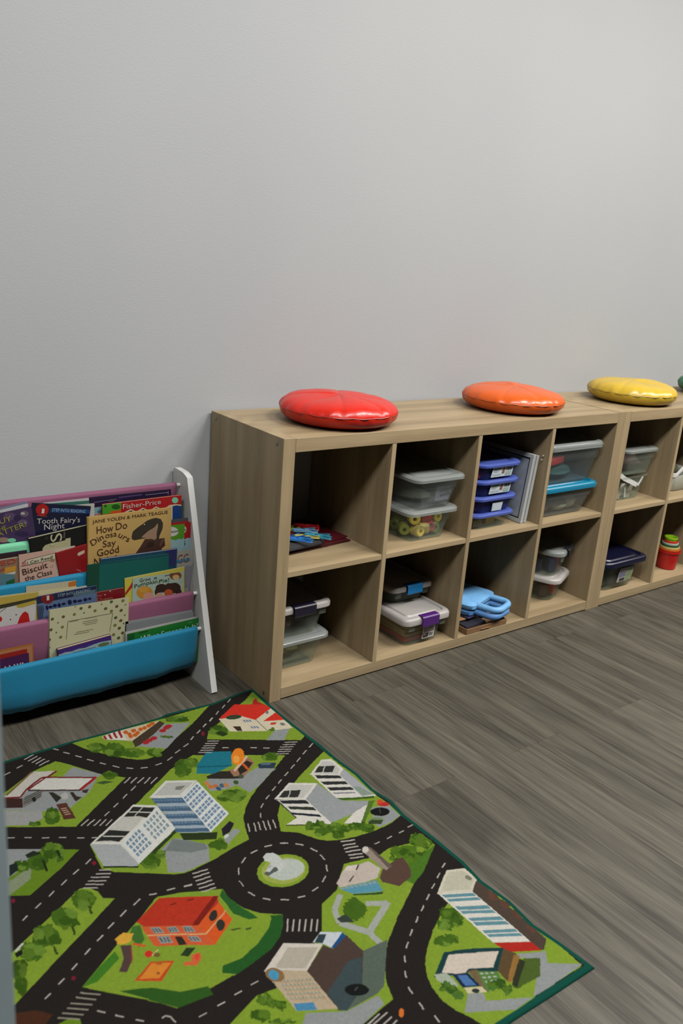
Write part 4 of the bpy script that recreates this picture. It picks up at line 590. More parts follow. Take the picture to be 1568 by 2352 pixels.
('blue early reader with a navy band and red number one circle', 1, -0.5665, 0.2411, 0.3447, 0.015, 0.158, 0.197, 3, (92, 112, 146), (205, 200, 185), [((28, 36, 66), [(0, 0), (1580, 0), (1564, 197), (733, 188), (-20, 201)]), ((120, 22, 30), [(438, 95), (433, 157), (403, 208), (353, 242), (291, 253), (227, 239), (170, 204), (128, 151), (109, 90), (114, 30), (144, -21), (193, -55), (254, -66), (319, -53), (376, -18), (418, 34)]), ((66, 80, 110), [(-22, 249), (165, 265), (106, 619), (-51, 645)]), ((84, 110, 120), [(966, 88), (1554, 107), (1539, 205), (940, 182)]), ((24, 30, 66), [(284, 356), (282, 409), (262, 431), (235, 409), (218, 357), (220, 305), (240, 282), (266, 304)]), ((24, 30, 66), [(396, 351), (384, 377), (346, 389), (306, 378), (286, 352), (298, 326), (335, 314), (376, 325)]), ((24, 30, 66), [(509, 338), (498, 373), (461, 389), (420, 375), (399, 340), (410, 304), (447, 289), (488, 303)]), ((24, 30, 66), [(612, 350), (605, 394), (577, 413), (542, 395), (522, 351), (529, 307), (558, 288), (592, 306)]), ((24, 30, 66), [(738, 337), (725, 364), (687, 376), (646, 365), (626, 339), (638, 312), (676, 301), (717, 311)]), ((24, 30, 66), [(900, 322), (891, 375), (855, 398), (812, 377), (787, 324), (795, 270), (831, 248), (875, 269)]), ((24, 30, 66), [(1039, 326), (1028, 362), (990, 378), (947, 363), (925, 328), (936, 292), (974, 277), (1016, 291)]), ((24, 30, 66), [(1179, 340), (1163, 368), (1116, 380), (1066, 369), (1041, 343), (1057, 316), (1104, 304), (1154, 314)]), ((24, 30, 66), [(1321, 335), (1310, 371), (1271, 387), (1228, 373), (1205, 337), (1216, 301), (1254, 285), (1298, 300)]), ((24, 30, 66), [(1428, 335), (1419, 362), (1388, 374), (1353, 363), (1335, 336), (1344, 309), (1375, 298), (1410, 308)]), ((40, 54, 80), [(0, 301), (-45, 559), (-28, 566), (17, 308)]), ((40, 54, 80), [(55, 313), (10, 572), (27, 578), (72, 319)]), ((40, 54, 80), [(99, 310), (54, 582), (71, 588), (116, 317)]), ((40, 54, 80), [(154, 322), (109, 594), (126, 600), (171, 329)])], [('1', (248, 149), (315, 150), 133, (206, 190, 180)), ('STEP INTO READING', (542, 112), (1399, 120), 79, (150, 172, 190))]),
('white page edges of a worn paperback behind the blue early reader', 1, -0.491, 0.2455, 0.347, 0.0413, 0.0855, 0.2005, 4, (196, 192, 176), (205, 200, 185), [], []),
('yellow-topped white book with a red leaf shape at the left edge', 1, -0.7168, 0.2425, 0.3625, -0.0242, 0.1556, 0.2125, 2, (184, 160, 70), (205, 200, 185), [((60, 56, 36), [(-6, 252), (1512, 160), (1500, 254), (-9, 367)]), ((200, 196, 190), [(-9, 367), (1500, 254), (1462, 1096), (-23, 924)]), ((176, 154, 60), [(1001, 288), (1489, 228), (1478, 334), (1140, 383), (1032, 365)]), ((184, 24, 22), [(1027, 806), (1083, 636), (1160, 530), (1225, 494), (1301, 568), (1343, 829), (1189, 849)]), ((184, 24, 22), [(657, 606), (651, 636), (636, 658), (615, 667), (592, 663), (571, 645), (557, 618), (552, 587), (558, 557), (573, 535), (594, 525), (617, 529), (638, 547), (652, 574)]), ((40, 34, 30), [(1019, 553), (1009, 567), (987, 563), (977, 545), (987, 532), (1009, 536)]), ((40, 34, 30), [(877, 658), (867, 673), (848, 669), (838, 651), (848, 636), (867, 640)]), ((40, 34, 30), [(611, 414), (760, 323), (753, 310), (604, 401)]), ((216, 206, 150), [(1, 17), (1558, 22), (1555, -3), (-1, -6)])], []),
('cream paperback edge behind the yellow-topped white book', 1, -0.7157, 0.2465, 0.3642, -0.0452, 0.2554, 0.2142, 2, (206, 196, 150), (205, 200, 185), [], []),
('thin cream and orange book under the blue bar', 1, -0.589, 0.2495, 0.3744, -0.0486, 0.1289, 0.2244, 3, (190, 180, 150), (205, 200, 185), [((190, 110, 40), [(1082, 34), (1289, 0), (1295, 209), (1086, 181)])], []),
('thin bright blue book directly under the blue bar at the left', 1, -0.7138, 0.253, 0.3694, 0.0083, 0.183, 0.2209, 2, (40, 150, 196), (205, 200, 185), [], []),
('large cream book with scattered leaves and a framed text panel', 0, -0.5418, 0.2215, 0.31, -0.0233, 0.2155, 0.244, 4, (198, 194, 156), (210, 206, 180), [((84, 90, 50), [(118, 235), (121, 266), (100, 293), (67, 298), (41, 279), (38, 247), (59, 221), (92, 216)]), ((104, 80, 52), [(404, 222), (407, 254), (386, 280), (352, 285), (326, 266), (322, 234), (344, 208), (377, 203)]), ((120, 116, 56), [(694, 208), (697, 240), (676, 267), (641, 272), (615, 253), (611, 221), (633, 195), (667, 189)]), ((84, 90, 50), [(871, 69), (874, 102), (852, 128), (818, 134), (791, 115), (787, 83), (809, 56), (843, 51)]), ((104, 80, 52), [(1104, 63), (1108, 95), (1086, 122), (1051, 128), (1023, 109), (1020, 76), (1042, 49), (1077, 44)]), ((120, 116, 56), [(1251, 203), (1255, 236), (1233, 263), (1198, 268), (1170, 249), (1166, 216), (1188, 189), (1223, 184)]), ((84, 90, 50), [(932, 219), (934, 235), (923, 248), (906, 251), (892, 241), (890, 225), (901, 212), (919, 209)]), ((104, 80, 52), [(245, 376), (247, 392), (236, 405), (219, 408), (206, 398), (205, 382), (215, 369), (232, 366)]), ((120, 116, 56), [(378, 509), (382, 541), (360, 567), (326, 572), (300, 553), (297, 521), (318, 495), (352, 490)]), ((84, 90, 50), [(83, 527), (87, 559), (65, 586), (32, 591), (6, 572), (3, 540), (24, 513), (57, 508)]), ((104, 80, 52), [(202, 641), (204, 657), (193, 670), (176, 672), (163, 663), (162, 647), (172, 634), (189, 631)]), ((120, 116, 56), [(335, 785), (339, 817), (317, 844), (283, 848), (257, 829), (253, 796), (275, 770), (309, 765)]), ((84, 90, 50), [(40, 801), (43, 834), (22, 860), (-12, 864), (-38, 845), (-41, 813), (-19, 787), (14, 782)]), ((104, 80, 52), [(22, 1025), (25, 1057), (4, 1083), (-29, 1088), (-55, 1068), (-58, 1036), (-37, 1010), (-4, 1005)]), ((120, 116, 56), [(699, -2), (701, 14), (690, 27), (673, 30), (659, 20), (658, 4), (669, -9), (686, -12)]), ((84, 90, 50), [(1411, 55), (1413, 71), (1402, 85), (1385, 88), (1371, 78), (1369, 62), (1380, 48), (1398, 45)]), ((104, 80, 52), [(13, 1290), (16, 1322), (-5, 1348), (-39, 1353), (-65, 1333), (-68, 1300), (-46, 1274), (-13, 1270)]), ((120, 116, 56), [(2027, 43), (2031, 76), (2009, 104), (1972, 109), (1943, 90), (1939, 57), (1961, 29), (1998, 24)]), ((84, 90, 50), [(1701, 19), (1705, 52), (1682, 79), (1646, 85), (1618, 66), (1614, 33), (1636, 6), (1672, 0)]), ((104, 80, 52), [(1856, 182), (1860, 215), (1838, 243), (1801, 248), (1773, 229), (1768, 196), (1791, 168), (1827, 163)]), ((120, 116, 56), [(1410, 57), (1412, 74), (1401, 87), (1383, 90), (1369, 80), (1367, 64), (1378, 51), (1396, 48)]), ((84, 90, 50), [(1543, 190), (1547, 223), (1524, 251), (1488, 256), (1460, 237), (1456, 204), (1479, 176), (1514, 171)]), ((104, 80, 52), [(1982, 320), (1986, 354), (1964, 381), (1927, 387), (1898, 367), (1894, 334), (1916, 306), (1953, 301)]), ((120, 116, 56), [(1706, 293), (1710, 326), (1687, 353), (1651, 358), (1623, 339), (1619, 306), (1641, 278), (1677, 273)]), ((84, 90, 50), [(1832, 505), (1837, 539), (1814, 566), (1777, 572), (1749, 552), (1744, 518), (1767, 491), (1804, 485)]), ((104, 80, 52), [(1979, 617), (1983, 651), (1960, 679), (1923, 684), (1894, 664), (1890, 630), (1913, 603), (1949, 597)]), ((120, 116, 56), [(1816, 726), (1821, 759), (1798, 787), (1761, 792), (1733, 772), (1728, 738), (1751, 711), (1788, 705)]), ((84, 90, 50), [(1942, 835), (1947, 869), (1924, 897), (1887, 902), (1858, 881), (1853, 847), (1876, 820), (1913, 815)]), ((104, 80, 52), [(2043, 730), (2045, 747), (2033, 761), (2015, 764), (2000, 754), (1998, 737), (2009, 723), (2028, 720)]), ((120, 116, 56), [(1781, 997), (1785, 1031), (1762, 1058), (1726, 1063), (1697, 1042), (1693, 1008), (1716, 981), (1752, 976)]), ((84, 90, 50), [(1928, 1123), (1932, 1157), (1909, 1184), (1872, 1189), (1843, 1168), (1839, 1134), (1862, 1107), (1899, 1102)]), ((104, 80, 52), [(2039, 994), (2044, 1028), (2020, 1055), (1983, 1060), (1954, 1039), (1950, 1005), (1973, 978), (2010, 973)]), ((120, 116, 56), [(2081, 184), (2083, 201), (2072, 214), (2053, 217), (2039, 207), (2037, 191), (2048, 177), (2067, 174)]), ((84, 90, 50), [(2068, 489), (2070, 506), (2059, 520), (2040, 523), (2025, 513), (2023, 496), (2035, 482), (2053, 479)]), ((120, 110, 80), [(487, 400), (1708, 386), (1705, 374), (485, 388)]), ((120, 110, 80), [(480, 392), (436, 893), (448, 896), (492, 396)]), ((120, 110, 80), [(1700, 378), (1624, 900), (1637, 905), (1713, 382)]), ((150, 142, 110), [(941, 411), (1261, 406), (1258, 391), (938, 396)]), ((150, 142, 110), [(882, 488), (1286, 482), (1283, 467), (880, 473)]), ((150, 142, 110), [(883, 538), (1286, 533), (1283, 517), (880, 523)]), ((150, 142, 110), [(942, 587), (1263, 583), (1260, 568), (939, 572)]), ((150, 142, 110), [(533, 422), (765, 419), (762, 403), (531, 407)]), ((150, 142, 110), [(709, 755), (1170, 751), (1167, 736), (706, 740)]), ((150, 142, 110), [(651, 806), (1063, 803), (1060, 788), (649, 791)])], []),
('thick purple-banded book in front of the large cream leafy book', 0, -0.5261, 0.2095, 0.1996, 0.0704, 0.1443, 0.1438, 11, (66, 36, 112), (196, 178, 130), [((150, 172, 176), [(-13, 136), (67, 136), (184, 121), (355, 149), (533, 127), (707, 155), (948, 125), (1130, 115), (1432, 141), (1384, 791), (-43, 461)]), ((96, 110, 60), [(1385, 214), (1367, 240), (1309, 258), (1227, 262), (1144, 251), (1081, 230), (1055, 202), (1073, 177), (1131, 159), (1212, 155), (1295, 165), (1359, 187)]), ((84, 100, 110), [(352, 209), (1002, 230), (999, 210), (349, 190)])], []),
('thin orange-edged book, rearmost of the red stack at the bottom left', 0, -0.7297, 0.2175, 0.2287, -0.0001, 0.1434, 0.1627, 2, (170, 104, 50), (190, 150, 96), [], []),
('thin red and cream book, middle of the red stack at the bottom left', 0, -0.7307, 0.2145, 0.2244, 0.0036, 0.1401, 0.1589, 2, (176, 120, 80), (200, 160, 110), [], []),
('red book in front of the red stack at the bottom left', 0, -0.7318, 0.2115, 0.2177, 0.0137, 0.1281, 0.1535, 2.5, (150, 28, 22), (190, 140, 100), [], []),
('dark purple book with white lettering, mostly sunk in the blue pocket', 0, -0.7329, 0.2095, 0.2059, 0.0203, 0.1325, 0.1426, 1.5, (70, 20, 72), (205, 200, 185), [((190, 180, 186), [(752, 240), (741, 258), (720, 253), (711, 229), (722, 211), (743, 217)]), ((190, 180, 186), [(859, 239), (847, 257), (826, 251), (817, 227), (829, 209), (850, 215)]), ((190, 180, 186), [(977, 240), (965, 258), (944, 252), (934, 228), (946, 210), (967, 216)]), ((190, 180, 186), [(1052, 242), (1040, 260), (1019, 254), (1009, 230), (1021, 212), (1042, 218)]), ((190, 180, 186), [(1127, 243), (1116, 262), (1094, 256), (1085, 232), (1097, 214), (1118, 220)]), ((190, 180, 186), [(1182, 246), (1170, 264), (1148, 258), (1139, 234), (1151, 216), (1172, 222)])], []),
('grey-covered paperback, rearmost beside the pink pocket edge', 0, -0.3363, 0.2215, 0.2349, -0.0297, 0.2029, 0.1689, 2, (150, 152, 150), (205, 200, 185), [], []),
('thin grey book between the pink pocket and the green book', 0, -0.3352, 0.218, 0.2283, -0.0251, 0.203, 0.1623, 2, (132, 136, 138), (205, 200, 185), [], []),
('white page edges of a paperback behind the green book', 0, -0.339, 0.215, 0.2069, 0.0082, 0.2166, 0.1427, 2, (190, 190, 184), (205, 200, 185), [], []),
('green season storybook with white title half hidden by the blue bar', 0, -0.3342, 0.2115, 0.2008, 0.0157, 0.2171, 0.1383, 2.5, (22, 116, 36), (205, 200, 185), [((16, 84, 34), [(0, 0), (202, 1), (157, 608), (-71, 550)]), ((16, 70, 24), [(321, 69), (604, 57), (594, 16), (311, 29)]), ((120, 170, 120), [(1828, 86), (1952, 82), (1948, 68), (1824, 72)])], [('What Season Is It?', (365, 300), (2133, 301), 160, (206, 214, 200))])]

PRINT = printed('book_print', .38, 500, .07)
GRP = ('books in the blue front pocket', 'books in the pink pocket', 'books in the middle blue pocket', 'books in the mint top pocket')
def build_book(b):
    label, row, x, y, z, ang, W, H, t, col, pages, art, texts = b
    t = t / 1000; u = Vector((math.cos(ang), 0, math.sin(ang))); v = Vector((math.sin(ang), 0, -math.cos(ang))); o0 = Vector((x, y, z))
    root = thing('book', label, 'book', (x, y + t / 2, z - H), 0, GRP[row]); off = -Vector(root.location)
    P = lambda a, c, d: tuple(o0 + off + u * a + v * c + Vector((0, d, 0)))
    def slab(a0, a1, c0, c1, d0, d1, colr, mb):
        vs = [P(a, c, d) for d in (d0, d1) for c in (c0, c1) for a in (a0, a1)]
        mb.add(vs, [(0, 1, 3, 2), (4, 6, 7, 5), (0, 4, 5, 1), (2, 3, 7, 6), (0, 2, 6, 4), (1, 5, 7, 3)], colr)
    ct = min(.0012, t * .25)
    mb = MB(); slab(0, W, 0, H, 0, ct, alb(col, KBOOK), mb)
    eps = -.00015
    for k, (c, pts) in enumerate(art):
        pts = [(min(max(a / 1e4, .0002), W - .0002), min(max(q / 1e4, .0002), H)) for a, q in pts]
        mb.add([P(a, q, eps - k * .000012) for a, q in pts], [tuple(range(len(pts)))], alb(c, KBOOK))
    fold = lambda a, c, d: P(min(max(a, .0002), W - .0002), min(c, H), d)
    for s, p0, p1, h, c in texts:
        put_text(mb, s, (p0[0] / 1e4, p0[1] / 1e4), (p1[0] / 1e4, p1[1] / 1e4), h / 1e4, alb(c, KBOOK), -.0011, fold)
    mb.build('front_cover', PRINT, root)
    mb = MB(); slab(.001, W - .0015, .0012, H - .001, ct, t - ct, alb(pages, KBOOK), mb)
    n = max(2, int(t / .0008))
    mb.build('page_block', PRINT, root)
    mb = MB(); slab(0, W, 0, H, t - ct, t, alb(tuple(q * .9 for q in col), KBOOK), mb); mb.build('back_cover', PRINT, root)
    if t > .0035:
        mb = MB(); slab(-.0008, .0009, 0, H, 0, t, alb(tuple(q * .92 for q in col), KBOOK), mb); mb.build('spine', PRINT, root)
for b in BOOKS: build_book(b)

# ------------------------------------------------------------------ cushions
def cushion(x, y, r, h, rgb, word, label, seed, rz):
    t = thing('floor_cushion', label, 'cushion', (x, y, .7696), rz, 'round vinyl cushions on top of the shelves')
    rd = random.Random(seed); m = plain('vinyl_' + word, rgb, .34, k=.92, var=.05, scale=90, spec=.35, coat=.1, bump=.04)
    nth, L = 120, []
    ph = [rd.random() * 6.28 for _ in range(8)]
    prof = [(-1.0, .30), (-1.0, .62), (-.92, .80), (-.72, .92), (-.42, .985), (-.12, 1.0), (.0, 1.004), (.1, .998), (.36, .965), (.60, .89), (.78, .77), (.90, .60), (.97, .38), (1.0, .16)]
    for k, (zz, rr) in enumerate(prof):
        ring = []
        for j in range(nth):
            a = 2 * math.pi * j / nth
            wed = abs(math.sin(a * 4)) ** .35                      # eight sewn wedges
            crease = (1 - wed) * .022 * (1 if .1 < rr < .99 else .2)
            puck = .012 * math.sin(a * 17 + ph[0]) * max(0, 1 - abs(abs(zz) - .2) * 2.2) + .008 * math.sin(a * 29 + ph[1]) * max(0, 1 - abs(zz) * 1.5)
            big = .02 * math.sin(a * 2 + ph[2]) + .012 * math.sin(a * 3 + ph[3])
            q = r * rr * (1 + (puck if .8 < rr else 0))
            z = (zz * .5 + .5) * h
            if zz > 0: z += h * (big * zz * 1.6 - crease * 1.7 + puck * .8)
            if zz > -.99: z = max(z, .002)
            ring.append((q * math.cos(a), q * math.sin(a), z))
        L.append(ring)
    mb = MB(); mb.loops(L, True, False)
    n0 = len(mb.v) - nth; top = len(mb.v); mb.v.append((0, 0, h * 1.0))
    for j in range(nth): mb.f.append((n0 + j, n0 + (j + 1) % nth, top)); mb.c.append(None); mb.sm.append(True)
    mb.build('cover', m, t, sharp=60)
    pm = plain('piping_' + word, tuple(v * .78 for v in rgb), .4, k=1.04, var=.03)
    pts = [(r * 1.003 * (1 + .004 * math.sin(17 * a + ph[0])) * math.cos(a), r * 1.003 * (1 + .004 * math.sin(17 * a + ph[0])) * math.sin(a), h * .5 + h * .012 * math.sin(a * 17 + ph[0])) for a in [2 * math.pi * i / 160 for i in range(160)]]
    MB().tube(pts, .0017, 6, closed=True).build('piping', pm, t)
cushion(.290, .159, .172, .080, (206, 34, 14), 'red', 'glossy red round vinyl cushion at the left end of the shelf top', 1, .2)
cushion(1.051, .174, .174, .078, (214, 90, 18), 'orange', 'glossy orange round vinyl cushion between the red and yellow cushions', 2, .5)
cushion(1.729, .169, .168, .082, (202, 168, 48), 'yellow', 'glossy yellow round vinyl cushion right of the orange one', 3, .35)
cushion(2.372, .172, .172, .080, (10, 112, 66), 'green', 'green round vinyl cushion cut off by the right edge of the photo', 4, .1)

# ------------------------------------------------------------------ storage tubs
CLEAR = clear('clear_plastic', (140, 146, 136), .07)
MILKY = clear('milky_plastic', (130, 134, 132), .13, .4)
SMOKE = clear('smoky_lid_plastic', (150, 154, 150), .34, .22)
LIDW = clear('white_lid_plastic', (156, 151, 146), .85, .4)
VIOLETLID = plain('violet_blue_lid', (70, 86, 158), .3, k=0.92, var=.03)
BLUETUB = clear('blue_tinted_plastic', (60, 74, 140), .11, .3)
TEALLID = plain('teal_lid', (0, 108, 138), .35, k=1.04, var=.03)
NAVYLID = plain('navy_lid', (6, 9, 36), .35, k=0.98, var=.03)
BLACKP = plain('black_plastic', (24, 22, 26), .4, k=0.92, var=.03)
PURPLEP = plain('purple_latch', (66, 22, 96), .4, k=1.10, var=.03)
DARKPURPLE = plain('dark_purple_latch', (20, 14, 34), .4, k=0.98, var=.03)
CYANP = plain('cyan_latch', (0, 116, 176), .4, k=1.10, var=.03)
def tub(label, x, y, z, wb, wt, db, dt, h, lid, lidm, body=None, rz=0, group=None, lid_h=.016, over=.008, latch=None, r=.022, style='dome', open_top=False, name='storage_tub'):
    """tapered open box with a moulded lid; (x, y) is the centre of the bottom"""
    t = thing(name, label, 'storage tub', (x, y, z), rz, group); body = body or CLEAR; g = .0016
    mb = MB(); L = []
    H = h
    for f, q in ((0, 0), (.03, 0), (.62, 0), (.64, .0025), (.93, .0025), (.94, .008), (1, .009)):
        w = wb + (wt - wb) * f + q * 2; d = db + (dt - db) * f + q * 2; rr = r - (.006 if f == 0 else 0)
        L.append(rrect(w - (.008 if f == 0 else 0), d - (.008 if f == 0 else 0), rr, .0005 + H * f))
    for f, q in ((1, .007), (.94, .006), (.93, .0005), (.05, -g)):
        L.append(rrect(wb + (wt - wb) * f + 2 * q - g * 2, db + (dt - db) * f + 2 * q - g * 2, r - .002, H * f + .0005))
    mb.loops(L, True, True); mb.build('tub_body', body, t, sharp=40)
    if not open_top:
        W, D = wt + 2 * over + .012, dt + 2 * over + .012; z0 = H - lid_h * .45
        mb = MB(); L = []
        for dw, zz, rr in ((-.004, z0, r + .004), (0, z0 + .001, r + .006), (0, z0 + lid_h * .62, r + .006), (-.004, z0 + lid_h * .9, r + .004), (-.010, z0 + lid_h, r + .002), (-.018, z0 + lid_h * .98, r), (-.022, z0 + lid_h * .74, r - .002), (-.032, z0 + lid_h * .70, r - .004), (-.036, z0 + lid_h * .9, r - .006)):
            L.append(rrect(W + dw * 2, D + dw * 2, max(.006, rr), zz))
        bot = [rrect(W - .004 * 2, D - .008, r + .003, z0 - .0002)]
        mb.loops(L, False, True); 
        I = [rrect(W - .008, D - .008, r + .004, z0), rrect(W - .009, D - .009, r + .003, z0 + lid_h * .5), rrect(W - .06, D - .06, r - .006, z0 + lid_h * .55)]
        mb.loops(I[::-1], True, False)
        mb.build('lid', lidm, t, sharp=40)
        if latch:
            for sy in (-1, 1):
                mb = MB(); yy = sy * (D / 2 + .003); w2 = wt * .21
                prof = [(0.0, z0 + lid_h + .004), (-sy * .022, z0 + lid_h + .003), (-sy * .022, z0 + lid_h * .9), (0.0, z0 + lid_h * .9), (-sy * .002, z0 - .009), (sy * .004, z0 - .010), (sy * .006, z0 - .005), (sy * .005, z0 + lid_h)]
                A = [[(xx, yy + a, b) for a, b in prof] for xx in (-w2, w2)]
                mb.loops(A if sy < 0 else A[::-1], True, True, smooth=False); mb.build('latch', latch, t, bevel=.002)
            for sx in (-1, 1):
                MB().box(sx * (W / 2 - .035) - .012, sx * (W / 2 - .035) + .012, -D / 2 + .006, -D / 2 + .012, z0 - .022, z0).build('rim_tab', body, t, bevel=.002)
    return t
def sticker(t, pts, col, marks, z=.0, name='label'):
    """flat printed label on the front of a tub; pts four corners (root-local), marks in 0..1 label space"""
    a, b, c, d = [Vector(p) for p in pts]
    q = lambda u, v, e=0: tuple((a * (1 - u) + b * u) * (1 - v) + (d * (1 - u) + c * u) * v + Vector((0, -e, 0)))
    mb = MB(); mb.poly([q(0, 1), q(1, 1), q(1, 0), q(0, 0)], alb(col))
    mb.poly([q(0, 0, -.0004), q(1, 0, -.0004), q(1, 1, -.0004), q(0, 1, -.0004)], alb(col))
    for i, mk in enumerate(marks):
        if isinstance(mk[0], str):
            put_text(mb, mk[0], mk[1], mk[2], mk[3], alb(mk[4]), .0012, lambda u, v, e: q(u, v, e))
        else:
            (u0, v0, u1, v1), cc = mk; mb.poly([q(u0, v1, .0004 + i * .00002), q(u1, v1, .0004 + i * .00002), q(u1, v0, .0004 + i * .00002), q(u0, v0, .0004 + i * .00002)], alb(cc))
    o = mb.build(name, PRINT, t); return o
ST, SB = .3929, .0384      # tops of the middle boards and of the bottom board
GT = 'storage tubs in the cube shelf'
def lump(name, label, cat, loc, size, rgb, rough=.6, seed=0, rz=0, group=None, k=KALB):
    """soft folded bundle"""
    rd = random.Random(seed); mb = MB(); L = []; n = 20
    for i in range(9):
        f = i / 8; w = math.sin(math.pi * (.08 + .84 * f)) ** .5
        L.append([(size[0] / 2 * w * (1 + rd.uniform(-.1, .1)) * math.copysign(abs(math.cos(2 * math.pi * j / n)) ** .7, math.cos(2 * math.pi * j / n)), size[1] / 2 * w * (1 + rd.uniform(-.1, .1)) * math.copysign(abs(math.sin(2 * math.pi * j / n)) ** .7, math.sin(2 * math.pi * j / n)), size[2] * f) for j in range(n)])
    mb.loops(L, True, True); o = mb.build(name, plain('stuff_%d_%d_%d' % rgb, rgb, rough, k=k, var=.12, scale=40), None, sharp=70)
    o.location = loc; o.rotation_euler = (0, 0, rz); tag(o, label, cat, group); return o
def spool(label, loc, axis, r, l, rgb, group=None):
    mb = MB(); n = 20; hr = r * .34
    L = [disc(hr, -l / 2), disc(r * .86, -l / 2), disc(r, -l / 2 + r * .16), disc(r, l / 2 - r * .16), disc(r * .86, l / 2), disc(hr, l / 2), disc(hr, -l / 2)]
    mb.loops(L, False, False); o = mb.build('spool_bead', plain('bead_%d_%d_%d' % rgb, rgb, .45, k=1.16, var=.05), None)
    o.location = loc; o.rotation_mode = 'QUATERNION'; o.rotation_quaternion = Vector((0, 0, 1)).rotation_difference(Vector(axis)); o.rotation_mode = 'XYZ'
    tag(o, label, 'bead', group); return o
def block(name, label, cat, loc, size, rgb, rz=0, group=None, rough=.45, tilt=(0, 0), bev=.004):
    o = MB().box(-size[0] / 2, size[0] / 2, -size[1] / 2, size[1] / 2, 0, size[2]).build(name, plain('toy_%d_%d_%d' % rgb, rgb, rough, k=1.16, var=.05), None, bevel=bev)
    o.location = loc; o.rotation_euler = (tilt[0], tilt[1], rz); tag(o, label, cat, group); return o

# --- first column, lower cube: two tubs
tub('clear tub with a smoky lid at the bottom of the first lower cube', .150, .225, SB, .145, .186, .265, .292, .094, 1, SMOKE, CLEAR, group=GT)
lump('cloth_bundle', 'olive cloth bundle inside the bottom clear tub of the first lower cube', 'cloth', (.150, .225, SB + .004), (.11, .20, .06), (110, 106, 60), .8, 2)
tub('clear tub with white lid and dark purple latch, upper one in the first lower cube', .151, .225, SB + .1045, .145, .186, .265, .286, .092, 1, LIDW, CLEAR, group=GT, latch=DARKPURPLE, lid_h=.02)
lump('craft_bundle', 'muted pink and purple craft bundle inside the dark-latched tub', 'craft supplies', (.128, .20, SB + .109), (.065, .16, .05), (120, 50, 60), .7, 4)
lump('felt_bundle', 'purple felt bundle behind the pink one in the dark-latched tub', 'craft supplies', (.190, .21, SB + .110), (.045, .16, .066), (70, 44, 84), .7, 5)

# --- first column, upper cube: maroon mats and loose pegs
MAR = plain('maroon_card', (78, 14, 24), .4, k=1.04, var=.1)
for i, (x, y, a, w, d) in enumerate(((.215, .225, .10, .27, .20), (.210, .232, .05, .26, .21), (.214, .228, .14, .25, .20))):
    o = MB().box(-w / 2, w / 2, -d / 2, d / 2, 0, .005).build('placemat', MAR, None, bevel=.001); o.location = (x, y, ST + .0002 + i * .0056); o.rotation_euler = (0, 0, a)
    tag(o, 'dark maroon mat %s in the first upper cube' % ('at the bottom of the loose pile', 'in the middle of the loose pile', 'on top of the loose pile')[i], 'mat', 'maroon mats in the first upper cube')
BLK = plain('dark_mesh', (20, 18, 20), .8, k=0.85)
mb = MB(); L = []
for i in range(8):
    f = i / 7; L.append(rrect(.20 - .05 * f * f, .13 - .06 * f * f, .03, .006 + .022 * f, cx=.01 * f))
mb.loops(L, True, True); o = mb.build('dark_bag', BLK, None, sharp=70); o.location = (.150, .172, ST + .0115); o.rotation_euler = (0, 0, .1); tag(o, 'flat black pouch lying on the maroon mats under the clothes pegs', 'pouch')
def peg(label, loc, rz, rgb, pitch=0.0):
    t = thing('clothes_peg', label, 'clothes peg', loc, rz, 'coloured clothes pegs in the first upper cube'); t.rotation_euler = (0, pitch, rz)
    m = plain('peg_%d_%d_%d' % rgb, rgb, .4, k=.82, var=.05)
    for s in (-1, 1):
        mb = MB(); P = [(-.040, s * .001), (-.016, s * .0015), (0, s * .003), (.036, s * .014), (.040, s * .011), (.002, s * .009), (-.02, s * .008), (-.038, s * .006)]
        if s < 0: P = P[::-1]
        A = [[(x, y, zz) for x, y in P] for zz in (0, .009)]
        mb.loops(A[::-1], True, True, smooth=False); mb.build('peg_arm', m, t, bevel=.001)
    MB().tube([(-.004 + .006 * math.cos(a), .0085 * math.sin(a * 3), .0045 + .006 * math.sin(a)) for a in [i * .5 for i in range(13)]], .001, 5).build('spring', SCREW, t)
Z0 = ST + .041
for lab, x, y, a, c, dz in (('bright blue clothes peg, frontmost on the black pouch', .150, .120, -.35, (40, 130, 214), -.002), ('second blue clothes peg just behind the frontmost one', .138, .132, .25, (50, 110, 190), .001),
    ('teal clothes peg pointing right over the maroon mats', .225, .130, -.45, (50, 150, 176), -.006), ('red clothes peg at the back of the heap', .235, .205, -.6, (196, 24, 26), .0), ('small yellow-green clothes peg at the left back of the heap', .168, .200, .3, (176, 176, 70), .001),
    ('pale blue clothes peg in the middle of the heap', .206, .172, -.2, (110, 160, 196), .001), ('dark red clothes peg at the left of the heap', .128, .168, .5, (120, 24, 26), .001), ('pale yellow clothes peg lying under the teal one', .188, .137, -.15, (190, 186, 100), -.004)):
    peg(lab, (x, y, Z0 + dz), a, c, .08)

